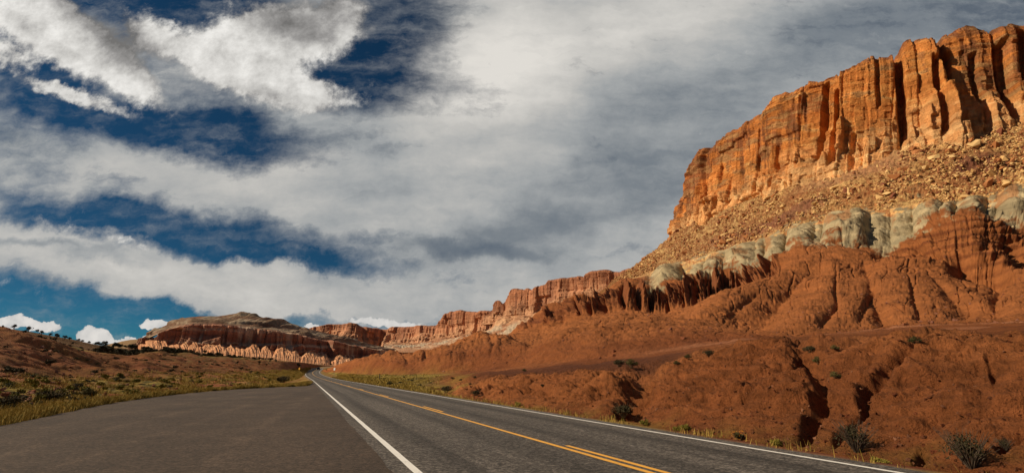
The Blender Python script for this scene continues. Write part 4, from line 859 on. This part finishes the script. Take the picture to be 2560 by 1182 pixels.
for x, y, h in ((35, 819, 15), (72, 826, 17), (103, 834, 14), (125, 838, 11), (142, 842, 12), (163, 845, 13), (176, 848, 10), (196, 851, 10), (224, 857, 9), (262, 866, 9), (8, 816, 8), (285, 868, 9)):
    tree_px(x, y, h, LEFT, sk, 'junipers along the left skyline')
for x, y, h, l in ((497, 906, 10, 'round dark juniper alone on the sage slope under the far mesa, first from the left'), (594, 906, 9, 'small round juniper on the sage slope between two other lone junipers'), (647, 907, 11, 'largest dark juniper on the sage slope below the orange cones of the far mesa'),
                   (668, 911, 7, 'tiny juniper just below and right of the largest one on the sage slope'), (676, 901, 6, 'tiny juniper on the crest above the sage slope'), (748, 918, 15, 'dark juniper right above the yellow diamond sign'),
                   (826, 916, 12, 'dark juniper at the foot of the red hill where the road disappears'), (804, 912, 7, 'low juniper behind the far bend of the road, left of a larger one'), (811, 913, 6, 'low juniper behind the far bend of the road, nearest the larger one')):
    if x > 790: 
        p = unproj(x, y, {826: 400, 804: 470, 811: 470}[x]); p = np.array([float(q) for q in p]); place(JUN1[0], p, h*p[1]/F, 1., l, 'tree')
    else: tree_px(x, y, h, LEFT, l, far=h < 9)
# the dark juniper belt along the ridge
P, K, Xc = LEFT
def pick(sheet, m, n, wgt=None):
    P = sheet[0].reshape(-1, 3); idx = np.flatnonzero(m.ravel()); w_ = None
    if wgt is not None: w_ = wgt.ravel()[idx]; w_ = w_/w_.sum()
    return P[G.choice(idx, n, replace=False, p=w_)]
m1 = (K > 2.15) & (K < 4.05) & (Xc > 235) & (Xc < 640); m2 = (K > 2.5) & (K < 4.0) & (Xc > 60) & (Xc < 250); m3 = (K > 2.05) & (K < 3.) & (Xc > 360) & (Xc < 690)
jl = 'dark juniper in the dense belt along the ridge below the far mesa'
for p in np.concatenate([pick(LEFT, m1, 150), pick(LEFT, m2, 26), pick(LEFT, m3, 75)]):
    sx = proj(*p)[0]; h = G.uniform(1.6, 3.2)*(.7 if sx < 250 else 1 if sx < 480 else .75)
    place(JUN1[int(G.integers(4))], p, h*1.1, G.uniform(0, 6.28), jl, 'tree', 'junipers in the belt along the ridge', sz=h)

# -- shrubs
def shrub(name, mat, seed, n, rad, leaf, clumps, twigs=10, tmat='twig', flowers=0):
    g = np.random.default_rng(seed); root = bpy.data.objects.new(name, None)
    V, Fc = leaves(n, rad, leaf, seed, clumps=clumps, up=1.4); fo = mesh_np('foliage', V, Fc, M[mat], smooth=False); ps = []
    for k in range(twigs):
        an = g.uniform(0, 6.28); r_ = g.uniform(.5, 1.05); e = (rad[0]*r_*math.cos(an), rad[1]*r_*math.sin(an), rad[2]*g.uniform(1.0, 1.9))
        ps.append([((0, 0, -.05), .013), ((e[0]*.45+g.normal()*.04, e[1]*.45+g.normal()*.04, e[2]*.55), .008), (e, .003)])
    V, Fc = tubes(ps, 3); br_ = mesh_np('branches', V, Fc, M[tmat]); ch = [fo, br_]
    if flowers:
        V, Fc = leaves(flowers, (rad[0], rad[1], rad[2]), .05, seed+1); V[:, 2] += rad[2]*.35; ch.append(mesh_np('flowers', V, Fc, M['flower'], smooth=False))
    return root, ch
def small(name, mat, seed, n, rad, leaf, clumps):
    V, Fc = leaves(n, rad, leaf, seed, clumps=clumps, up=1.2); return mesh_np(name, V, Fc, M[mat], smooth=False)
KIND = {'sage': [small('sagebrush', 'sage', 400+k, 260, (.55, .55, .30), .13, 8) for k in range(3)], 'dark': [small('brush_shrub', 'dark', 420+k, 260, (.55, .55, .30), .14, 8) for k in range(3)],
        'rabbit': [small('rabbitbrush', 'rabbit', 440+k, 260, (.45, .45, .30), .16, 8) for k in range(3)]}
LAB = {'sage': ('low grey-green sagebrush dotting the red ground left of the road', 'sagebrush left of the road'), 'dark': ('low dark brown shrub dotting the red hillside left of the road', 'dark shrubs on the left hillside'),
       'rabbit': ('low yellow-green rabbitbrush on the flat left of the pull-out', 'rabbitbrush left of the pull-out')}
def scatter(kind, m, n, s0, s1, wgt=None):
    for p in pick(LEFT, m, n, wgt):
        place(KIND[kind][int(G.integers(3))], p-np.array((0, 0, .05)), G.uniform(s0, s1), G.uniform(0, 6.28), LAB[kind][0], 'shrub', LAB[kind][1])
vis = (Xc > -60) & (Xc < 762)
scatter('dark', vis & (K > .9) & (K < 1.95) & (Xc < 740), 62, .6, 1.6, 1+0*K); scatter('dark', vis & (K > .1) & (K < .9), 18, .5, 1.1)
scatter('sage', vis & (K > .12) & (K < 1.6), 75, .5, 1.1); scatter('rabbit', vis & (K > .08) & (K < .95), 80, .6, 1.4)
BIG = [shrub('shrub', 'dark', 500, 1300, (.62, .62, .40), .09, 14, 34), shrub('shrub', 'rabbit', 501, 900, (.5, .5, .38), .10, 12, 12), shrub('shrub', 'green', 502, 900, (.55, .55, .36), .09, 12, 16),
       shrub('dry_shrub', 'dark', 503, 900, (.6, .6, .5), .06, 11, 70, 'bark'), shrub('flowering_shrub', 'green', 504, 700, (.5, .4, .30), .08, 10, 12, flowers=60)]
def big(k, x, y, wpx, sheet, label, sink=.06, dy=None):
    p = px_surface(sheet, x, y); s = wpx*p[1]/F/1.15; root, ch = BIG[k]
    return place(root, p-np.array((0, 0, sink)), s, G.uniform(0, 6.28), label, 'shrub', None, ch)
for k, x, y, wp, l in ((0, 125, 1008, 66, 'wide dark shrub in the yellow grass at the left, beside the pull-out'), (0, 30, 1012, 54, 'dark shrub at the left edge of the photo in the yellow grass'), (0, 707, 957, 36, 'round dark shrub in the grass strip near the tip of the pull-out'),
                       (1, 60, 1045, 52, 'yellow-green rabbitbrush nearest the bottom left of the photo'), (1, 330, 990, 40, 'yellow-green rabbitbrush on the edge of the pull-out, right of the wide dark shrub'), (2, 215, 990, 44, 'olive green shrub between the wide dark shrub and the pull-out'), (0, 325, 998, 30, 'small dark shrub touching the far edge of the pull-out')):
    big(k, x, y, wp, LEFT, l)
for k, x, y, wp, l in ((0, 2022, 878, 34, 'dark shrub in the top of the longest gully of the red bank'), (2, 2044, 905, 36, 'olive shrub in the gully just under the dark shrub'), (2, 2084, 940, 34, 'green shrub on the right lip of the longest gully'), (2, 2086, 870, 26, 'small green shrub on top of the bank between two gullies'),
                       (2, 2286, 852, 34, 'green shrub in the notch where the second gully starts'), (3, 2142, 1125, 92, 'large scraggly dry shrub with bare twigs at the foot of the two gullies'), (1, 2200, 1164, 58, 'yellow-green shrub on the road verge right of the scraggly dry shrub'),
                       (3, 2425, 1165, 110, 'large dry shrub at the bottom right corner of the photo'), (1, 1940, 1116, 42, 'yellow-green shrub on the verge left of the gully mouths'), (4, 1845, 1098, 56, 'low verge shrub with orange flowers beside the white edge line'), (1, 1712, 1072, 36, 'yellow-green shrub at the foot of the bank, left of the flowering one'),
                       (0, 1560, 1040, 58, 'dark shrub filling the mouth of the leftmost gully'), (0, 1772, 885, 30, 'dark shrub on the back of the bank crest'), (2, 1722, 892, 24, 'small green shrub beside the dark one on the bank crest'), (0, 1548, 912, 34, 'dark shrub above a green patch on the orange mound'),
                       (2, 1575, 918, 40, 'wide bright green shrub patch on the orange mound'), (2, 1308, 925, 14, 'tiny green shrub at the foot of the orange mound'), (0, 1114, 978, 34, 'dark shrub on the left nose of the red bank'), (0, 1187, 985, 26, 'dark shrub in a hollow of the red bank near its left end'),
                       (1, 1292, 1016, 26, 'small yellow-green shrub on the verge beside the left part of the bank'), (1, 1609, 1060, 34, 'yellow-green shrub on the verge right of the leftmost gully'), (2, 972, 960, 22, 'olive shrub in the grass just right of the wooden post'), (1, 1690, 1078, 30, 'pale yellow shrub touching the road edge left of the orange flowers'),
                       (2, 1690, 905, 20, 'little green shrub on the bank left of the crest shrubs'), (3, 2510, 1120, 40, 'small dry shrub on the bank at the right edge of the photo'), (0, 1355, 965, 14, 'tiny dark shrub half way up the low end of the bank')):
    big(k, x, y, wp, RIGHT, l)
p = np.array([float(q) for q in unproj(816, 926, 300)]); place(KIND['dark'][0], p, 1.6, 0, 'dark shrub beside the right edge of the road at the far bend', 'shrub')
for k, (x, y, wp) in enumerate(((905, 946, 10), (930, 950, 12), (1000, 955, 14), (1030, 950, 12), (1050, 962, 12), (1075, 955, 10), (880, 942, 8), (1130, 945, 14), (1150, 950, 14), (1185, 942, 12), (1010, 941, 9), (960, 944, 9))):
    p = px_surface(RIGHT, x, y); place(KIND['sage' if k % 2 else 'dark'][k % 3], p, wp*p[1]/F/1.1, k, 'low shrub in the grassy strip between the road and the red foothills', 'shrub', 'shrubs in the right-hand grass strip')

# -- grass: one mesh of blades each side
def grass(name, pts, hgt, wid, cols):
    n = len(pts); an = G.uniform(0, 6.28, n); lean = G.normal(0, .28, (n, 2))*hgt[:, None]; e = np.stack([np.cos(an), np.sin(an)], 1)*wid[:, None]
    V = np.zeros((n, 4, 3)); V[:, 0] = pts; V[:, 0, :2] -= e; V[:, 1] = pts; V[:, 1, :2] += e; V[:, 2] = pts; V[:, 2, :2] += lean+e*.3; V[:, 2, 2] += hgt; V[:, 3] = V[:, 2]; V[:, 3, :2] -= e*.6
    V[:, :2, 2] -= .04
    o = mesh_np(name, V.reshape(-1, 3), np.arange(4*n).reshape(-1, 4), M['grass'], np.repeat(cols, 4, 0), smooth=False); o['kind'] = 'stuff'; return o
def gcol(n): 
    a = G.uniform(0, 1, (n, 1)); b = G.uniform(.65, 1.2, (n, 1)); return (np.array((.24, .18, .032))*(1-a)+np.array((.50, .34, .085))*a)*b
def clumpy(X, Y, f=.9, th=-.1): return sst(fbm(X*f, Y*f, 4., 3), th-.25, th+.3)
# left: from the pavement edge outward, thinning
n0 = 150000; s = G.uniform(2, 92, n0)**1.0; off = G.exponential(1.5, n0); t = pull_edge(s)-.05-off
Xg, Yg = rc(s, t); keep = G.uniform(0, 1, n0) < (clumpy(Xg, Yg)*.9+.35*np.exp(-off/.6)); s, t, Xg, Yg, off = [q[keep] for q in (s, t, Xg, Yg, off)]
Zg_ = ground_z(s, t); hg = .75*(.08+.26*clumpy(Xg, Yg, .5)*G.uniform(.5, 1.2, len(s)))*(1+s/120); grass('grass', np.stack([Xg, Yg, Zg_], 1), hg, (.006+.00028*Yg), gcol(len(s)))
P, K, Xc = LEFT; mk = (K > .03) & (K < 1.15) & (Xc > -80) & (Xc < 775)
base = pick(LEFT, mk, 8000, np.clip(1.25-K, .05, 2)*clumpy(P[..., 0], P[..., 1], .16, .0)*np.abs(np.gradient(P[..., 0], axis=1)*1.)); nb_ = 7
pts = np.repeat(base, nb_, 0)+np.concatenate([G.normal(0, .22, (len(base)*nb_, 2)), np.zeros((len(base)*nb_, 1))], 1)
grass('grass', pts, (.06+.22*G.uniform(0, 1, len(pts))**2)*(1+pts[:, 1]/150), .008+.00035*pts[:, 1], gcol(len(pts)))
# right verge
n0 = 60000; s = G.uniform(3, 190, n0); off = G.exponential(.45, n0); t = 9.35+off; kk = np.interp(s, RS, np.arange(len(RS))); cxy = np.stack([np.interp(s, RS, RD[:, k]) for k in (0, 1)], 1); nxy = np.stack([np.interp(s, RS, RN[:, k]) for k in (0, 1)], 1)
xy = cxy+nxy*(t-TY)[:, None]; keep = (G.uniform(0, 1, n0) < clumpy(xy[:, 0], xy[:, 1], .7, .12)*np.where(s > 45, 1., .35)); xy, s, t = xy[keep], s[keep], t[keep]
grass('grass', np.concatenate([xy, (ground_z(s, t)+.0)[:, None]], 1), .04+.18*G.uniform(0, 1, len(s))**2*(1+s/150), .005+.0003*xy[:, 1], gcol(len(s))*.95)
P, K, Xc = RIGHT; mk = (K > 0) & (K < 4.9) & (Xc > 845) & (Xc < 1110)
base = pick(RIGHT, mk, 5000, clumpy(P[..., 0], P[..., 1], .2, .0)*np.abs(np.gradient(P[..., 0], axis=1))*np.clip((1130-Xc)/120, 0, 1)); pts = np.repeat(base, 7, 0)+np.concatenate([G.normal(0, .25, (35000, 2)), np.zeros((35000, 1))], 1)
grass('grass', pts, .07+.2*G.uniform(0, 1, len(pts))**2, .010+.0004*pts[:, 1], gcol(len(pts)))

# -- rocks
def hull(seed, n=13, sq=(1, .8, .6)):
    g = np.random.default_rng(seed); bm = bmesh.new()
    for k in range(n):
        p = g.uniform(-1, 1, 3); p /= max(np.abs(p).max(), .5)**.7; bm.verts.new(p*np.array(sq)*.5)
    bmesh.ops.convex_hull(bm, input=bm.verts)
    for v in [v for v in bm.verts if not v.link_faces]: bm.verts.remove(v)
    bmesh.ops.triangulate(bm, faces=bm.faces)
    bm.verts.index_update(); V = np.array([v.co[:] for v in bm.verts]); T = np.array([[v.index for v in f.verts] for f in bm.faces]); bm.free(); return V, T
HU = [hull(700+k, 14, ((1, .85, .6), (1, .6, .75), (1, .9, .45))[k % 3]) for k in range(9)]
RC = {'tan': ((.68, .46, .21), (.58, .35, .14)), 'orange': ((.42, .18, .07), (.36, .14, .05)), 'maroon': ((.24, .085, .045), (.19, .065, .035))}
def mat_rock(name, a, b):
    m, t = new_mat(name); tcn = t.n('ShaderNodeTexCoord').outputs['Object']; oi = t.n('ShaderNodeObjectInfo').outputs['Random']
    n = t.noise(tcn, 2.5, 7, .65); c = t.mix(t.m('ADD', n, t.m('MULTIPLY', t.m('SUBTRACT', oi, .5), .8), clamp=True), (*a, 1), (*b, 1)); c = t.mix(t.mr(n, .5, .75, 0, .5), c, tuple(q*.55 for q in b)+(1,))
    finish(t, c, .92, n, .8, .25, .15); return m
def rubble(name, pts, size, mat, cols, kind='stuff', rot=True):
    Vs, Ts, Cs, o = [], [], [], 0
    hid = G.integers(0, len(HU), len(pts))
    for h in range(len(HU)):
        ii = np.flatnonzero(hid == h)
        if not len(ii): continue
        V, T = HU[h]; q = G.normal(size=(len(ii), 4)); q[:, 1:3] *= .45; q /= np.linalg.norm(q, axis=1)[:, None]; w_, x, y, z = q.T
        Rm = np.stack([1-2*(y*y+z*z), 2*(x*y-z*w_), 2*(x*z+y*w_), 2*(x*y+z*w_), 1-2*(x*x+z*z), 2*(y*z-x*w_), 2*(x*z-y*w_), 2*(y*z+x*w_), 1-2*(x*x+y*y)], 1).reshape(-1, 3, 3)
        W_ = np.einsum('nij,vj->nvi', Rm, V)*size[ii][:, None, None]+pts[ii][:, None]
        Vs.append(W_.reshape(-1, 3)); Ts.append((T[None]+(np.arange(len(ii))*len(V))[:, None, None]).reshape(-1, 3)+o); Cs.append(np.repeat(cols[ii], len(V), 0)); o += len(ii)*len(V)
    ob = mesh_np(name, np.concatenate(Vs), np.concatenate(Ts), mat, np.concatenate(Cs), smooth=False); ob['kind'] = kind; return ob
P, K, Xc = RIGHT
area = np.abs(np.gradient(P[..., 0], axis=1)*np.gradient(P[..., 2], axis=0))+1e-4
mt = (K > 9.98) & (K < 10.93) & (Xc > 1540) & (Xc < 2640)
f2 = fbm(P[..., 0]/20, P[..., 1]/20, 3., 3)
dens = sst(f2, -.45, .3)*np.where((K > 10.5) & (Xc > 1960) & (Xc < 2250), .25, 1.)*area
PROT = {}
for cn, (a, b) in RC.items():
    mr_ = mat_rock('boulder_'+cn, a, b); PROT[cn] = [mesh_np('boulder', V, T, mr_, smooth=False) for V, T in HU[:5]]
BL = {'tan': ('pale tan sandstone boulder lying on the talus slope under the tall cliff', 'tan boulders on the talus slope'), 'orange': ('rusty orange sandstone boulder lying on the talus slope under the tall cliff', 'orange boulders on the talus slope'),
      'maroon': ('dark maroon boulder lying on the talus slope under the tall cliff', 'maroon boulders on the talus slope')}
bp = pick(RIGHT, mt, 290, dens); bs_ = 2.2+5.5*G.uniform(0, 1, 290)**3.2
for p, sz in zip(bp, bs_):
    x = proj(*p)[0]; cn = G.choice(['tan', 'orange', 'maroon'], p=[.62, .28, .10] if x > 1900 else [.35, .45, .20]); o = PROT[cn][int(G.integers(5))].copy(); COL.objects.link(o)
    o.location = p+np.array((0, 0, sz*.12)); o.scale = (sz, sz*G.uniform(.7, 1.1), sz*G.uniform(.7, 1.1)); o.rotation_euler = (G.normal()*.35, G.normal()*.35, G.uniform(0, 6.28)); tag(o, BL[cn][0], 'boulder', BL[cn][1])
n = 11000; rp = pick(RIGHT, mt, n, dens); rx_ = proj(rp[:, 0], rp[:, 1], rp[:, 2])[0]
u = G.uniform(0, 1, (n, 1)); v_ = (G.uniform(0, 1, (n, 1)) < np.where(rx_ > 1900, .62, .38)[:, None]); rcol = np.where(v_, np.array((.68, .46, .21))*(1-u)+np.array((.58, .34, .13))*u, np.array((.40, .17, .07))*(1-u)+np.array((.22, .08, .04))*u)
rubble('rubble', rp+np.array((0, 0, .15)), .45+2.3*G.uniform(0, 1, n)**3, M['rubble'], rcol)
# stones on the near bank
mb_ = (K > 1.02) & (K < 3.0) & (Xc > 1150) & (Xc < 2700); n = 2600
sp_ = pick(RIGHT, mb_, n, (1.2+np.clip(2-K, 0, 1)*2)*(.3+sst(f2, -.3, .3))); u = G.uniform(0, 1, (n, 1))
rubble('pebbles', sp_, .025+.10*G.uniform(0, 1, n)**4, M['rubble'], np.array((.20, .06, .025))*(1-u)+np.array((.34, .15, .08))*u**3)
mb_ = (K > 5.) & (K < 9.0) & (Xc > 1100) & (Xc < 2640); sp_ = pick(RIGHT, mb_, 1500, area+.02)
rubble('scree', sp_, .25+.7*G.uniform(0, 1, 1500)**3, M['rubble'], np.array((.22, .07, .03))+.06*G.uniform(0, 1, (1500, 1)))
mb_ = (LEFT[1] > .1) & (LEFT[1] < 1.9) & (LEFT[2] > -50) & (LEFT[2] < 740); sp_ = pick(LEFT, mb_, 1800)
rubble('scree', sp_, .12+.5*G.uniform(0, 1, 1800)**4, M['rubble'], np.array((.24, .08, .035))+.08*G.uniform(0, 1, (1800, 1)))

# -- things made of parts
def simple(name, col, rough=.5, metal=0., em=None):
    m, t = new_mat(name); pos = t.n('ShaderNodeNewGeometry').outputs['Position']; n = t.noise(pos, 6., 5, .65)
    f = t.mr(n, .3, .7, .8, 1.15, False); c = t.mix(1., (*col, 1), t.n('ShaderNodeCombineColor', i={0: f, 1: f, 2: f}).outputs[0], 'MULTIPLY')
    b = finish(t, c, rough, None, spec=.5); b.inputs['Metallic'].default_value = metal; return m
def box_mesh(name, c, s, mat, parent, bev=0., rot=None, taper=None):
    bm = bmesh.new(); bmesh.ops.create_cube(bm, size=1)
    for v in bm.verts:
        v.co = Vector((v.co.x*s[0], v.co.y*s[1], v.co.z*s[2]))
        if taper and v.co.z > 0: v.co.x *= taper[0]; v.co.y *= taper[1]
    if bev: bmesh.ops.bevel(bm, geom=bm.edges[:]+bm.verts[:], offset=bev, segments=2, affect='EDGES')
    if rot: bmesh.ops.rotate(bm, verts=bm.verts, cent=(0, 0, 0), matrix=rot)
    bmesh.ops.translate(bm, verts=bm.verts, vec=c)
    me = bpy.data.meshes.new(name); bm.to_mesh(me); bm.free(); me.materials.append(mat); o = bpy.data.objects.new(name, me); COL.objects.link(o); o.parent = parent; return o
def cyl_mesh(name, c, r_, h, mat, parent, axis='Z', seg=20, bev=0.):
    bm = bmesh.new(); bmesh.ops.create_cone(bm, cap_ends=True, segments=seg, radius1=r_, radius2=r_, depth=h)
    from mathutils import Matrix
    if axis == 'X': bmesh.ops.rotate(bm, verts=bm.verts, cent=(0, 0, 0), matrix=Matrix.Rotation(math.pi/2, 3, 'Y'))
    bmesh.ops.translate(bm, verts=bm.verts, vec=c)
    me = bpy.data.meshes.new(name); bm.to_mesh(me); bm.free(); me.materials.append(mat); o = bpy.data.objects.new(name, me); COL.objects.link(o); o.parent = parent; return o
def empty(name, loc, rz, label, cat):
    e = bpy.data.objects.new(name, None); COL.objects.link(e); e.location = loc; e.rotation_euler = (0, 0, rz); tag(e, label, cat); return e
from mathutils import Matrix
m_wood = simple('weathered_wood', (.055, .040, .030), .9); m_steel = simple('galvanised', (.35, .35, .34), .5, .6); m_ysign = simple('yellow_sign', (.95, .50, .02), .4); m_wsign = simple('white_sign', (.75, .75, .72), .4)
m_paint = simple('black_car_paint', (.012, .013, .016), .25); m_glass = simple('dark_glass', (.02, .025, .03), .08); m_tyre = simple('tyre', (.015, .015, .015), .9); m_tail = simple('tail_light', (.30, .012, .008), .3); m_chrome = simple('chrome', (.5, .5, .5), .25, 1.)
# wooden post on the right verge
p = np.array([float(q) for q in unproj(948, 957, 80)]); k = CH/(-(ray(948, 957)[2])); u_, v_, c_ = ray(948, 957); p = np.array((u_*k, v_*k, -.05))
hp = 22/F*p[1]
po = empty('marker_post', p, .2, 'dark wooden post standing in the grass right of the road', 'post')
cyl = cyl_mesh('post', (0, 0, hp/2-.1), .075, hp+.2, m_wood, po, seg=10); box_mesh('cap', (0, 0, hp+.012), (.17, .17, .03), m_wood, po, .008); box_mesh('reflector', (0, -.082, hp*.62), (.10, .012, .16), m_steel, po, .002)
# signs
def sign(x, yb, yt, D, kind, label):
    p = [float(q) for q in unproj(x, yb, D)]
    if kind == 'y': p = px_surface(LEFT, x, yb-1); D = float(p[1])
    h = (yb-yt)/F*D*1.02; rz = -.55
    e = empty('road_sign', p, rz, label, 'sign')
    if kind == 'y':
        s_ = .92; cyl_mesh('post', (0, .03, h/2-.3), .035, h+.5, m_steel, e, seg=8); box_mesh('panel', (0, 0, h-s_*.7), (s_, .012, s_), m_ysign, e, .004, Matrix.Rotation(math.pi/4, 3, 'Y')); box_mesh('border', (0, -.009, h-s_*.7), (s_*.86, .004, s_*.86), simple('sign_border', (.70, .32, .015), .5), e, 0, Matrix.Rotation(math.pi/4, 3, 'Y'))
    else:
        cyl_mesh('post', (0, .03, h/2-.2), .035, h+.4, m_steel, e, seg=8); box_mesh('panel', (0, 0, h-.42), (.75, .012, .80), m_wsign, e, .004)
    return e
sign(749.5, 928, 916.6, 300, 'y', 'yellow diamond warning sign on the left verge before the far bend')
sign(834.5, 939, 920.5, 165, 'w', 'small white sign on a thin post below the red hill right of the road')
# dark car far up the road, seen from behind
s0 = 345 + 0.; ci = np.interp(s0, RS, np.arange(len(RS))); i = int(ci); cpos = RD[i].copy(); hd = RT[i]; cpos[:2] += RN[i]*1.0
u0, v0 = proj(*cpos)
i = int(np.argmin([abs(proj(*(RD[j]+np.r_[RN[j]*1.2, 0]))[1]-924.2) + (RD[j, 1] < 250)*99 for j in range(len(RD))])); cpos = RD[i]+np.r_[RN[i]*1.5, 0]; hd = RT[i]
car = empty('car', cpos, math.atan2(-hd[0], hd[1]), 'black car driving away on the far bend of the road', 'car')
def car_body():
    prof = [(-2.25, .35), (-2.3, .75), (-2.22, 1.05), (-2.05, 1.15), (-1.9, 1.60), (-1.6, 1.72), (.1, 1.74), (.75, 1.62), (1.15, 1.15), (2.1, 1.0), (2.3, .8), (2.32, .4), (1.9, .28), (-1.9, .28)]
    bm = bmesh.new(); L = []
    for sx, kx in ((-1, .86), (-1, 1), (1, 1), (1, .86)):
        ring = [bm.verts.new((sx*.92*(1-(.16 if z > 1.2 else 0))*(kx if kx == 1 else .93), y, z*(1 if kx == 1 else (1.012 if z > .9 else .99)))) for y, z in prof]; L.append(ring)
    for a, b in zip(L[:-1], L[1:]):
        for k in range(len(prof)): bm.faces.new((a[k], a[(k+1) % len(prof)], b[(k+1) % len(prof)], b[k]))
    bm.faces.new(L[0]); bm.faces.new(L[-1][::-1]); bmesh.ops.recalc_face_normals(bm, faces=bm.faces); bmesh.ops.bevel(bm, geom=[e for e in bm.edges], offset=.03, segments=2, affect='EDGES')
    me = bpy.data.meshes.new('body'); bm.to_mesh(me); bm.free(); me.materials.append(m_paint); o = bpy.data.objects.new('body', me); COL.objects.link(o); o.parent = car; return o
car_body()
box_mesh('rear_window', (0, -2.0, 1.37), (1.25, .03, .36), m_glass, car, .01, Matrix.Rotation(-.32, 3, 'X')); box_mesh('windscreen', (0, .98, 1.38), (1.3, .03, .52), m_glass, car, .01, Matrix.Rotation(.7, 3, 'X'))
for sx in (-1, 1):
    box_mesh('side_window', (sx*.80, -.55, 1.42), (.03, 2.1, .36), m_glass, car, .01); box_mesh('tail_light', (sx*.72, -2.30, .92), (.26, .04, .16), m_tail, car, .01); box_mesh('mirror', (sx*1.02, .72, 1.18), (.18, .1, .13), m_paint, car, .02)
    for yy_ in (-1.4, 1.4):
        wdl = cyl_mesh('wheel', (sx*.80, yy_, .34), .34, .22, m_tyre, car, 'X', 24); cyl_mesh('rim', (sx*.91, yy_, .34), .20, .02, m_chrome, wdl, 'X', 16)
box_mesh('bumper', (0, -2.34, .52), (1.7, .10, .20), m_tyre, car, .03); box_mesh('number_plate', (0, -2.40, .70), (.34, .012, .16), m_wsign, car, .003)

# prototypes that are not themselves placed leave the scene
for o in [q for q in COL.objects if q.type == 'MESH']:
    if o.parent is None and 'kind' not in o and 'label' not in o: bpy.data.objects.remove(o)
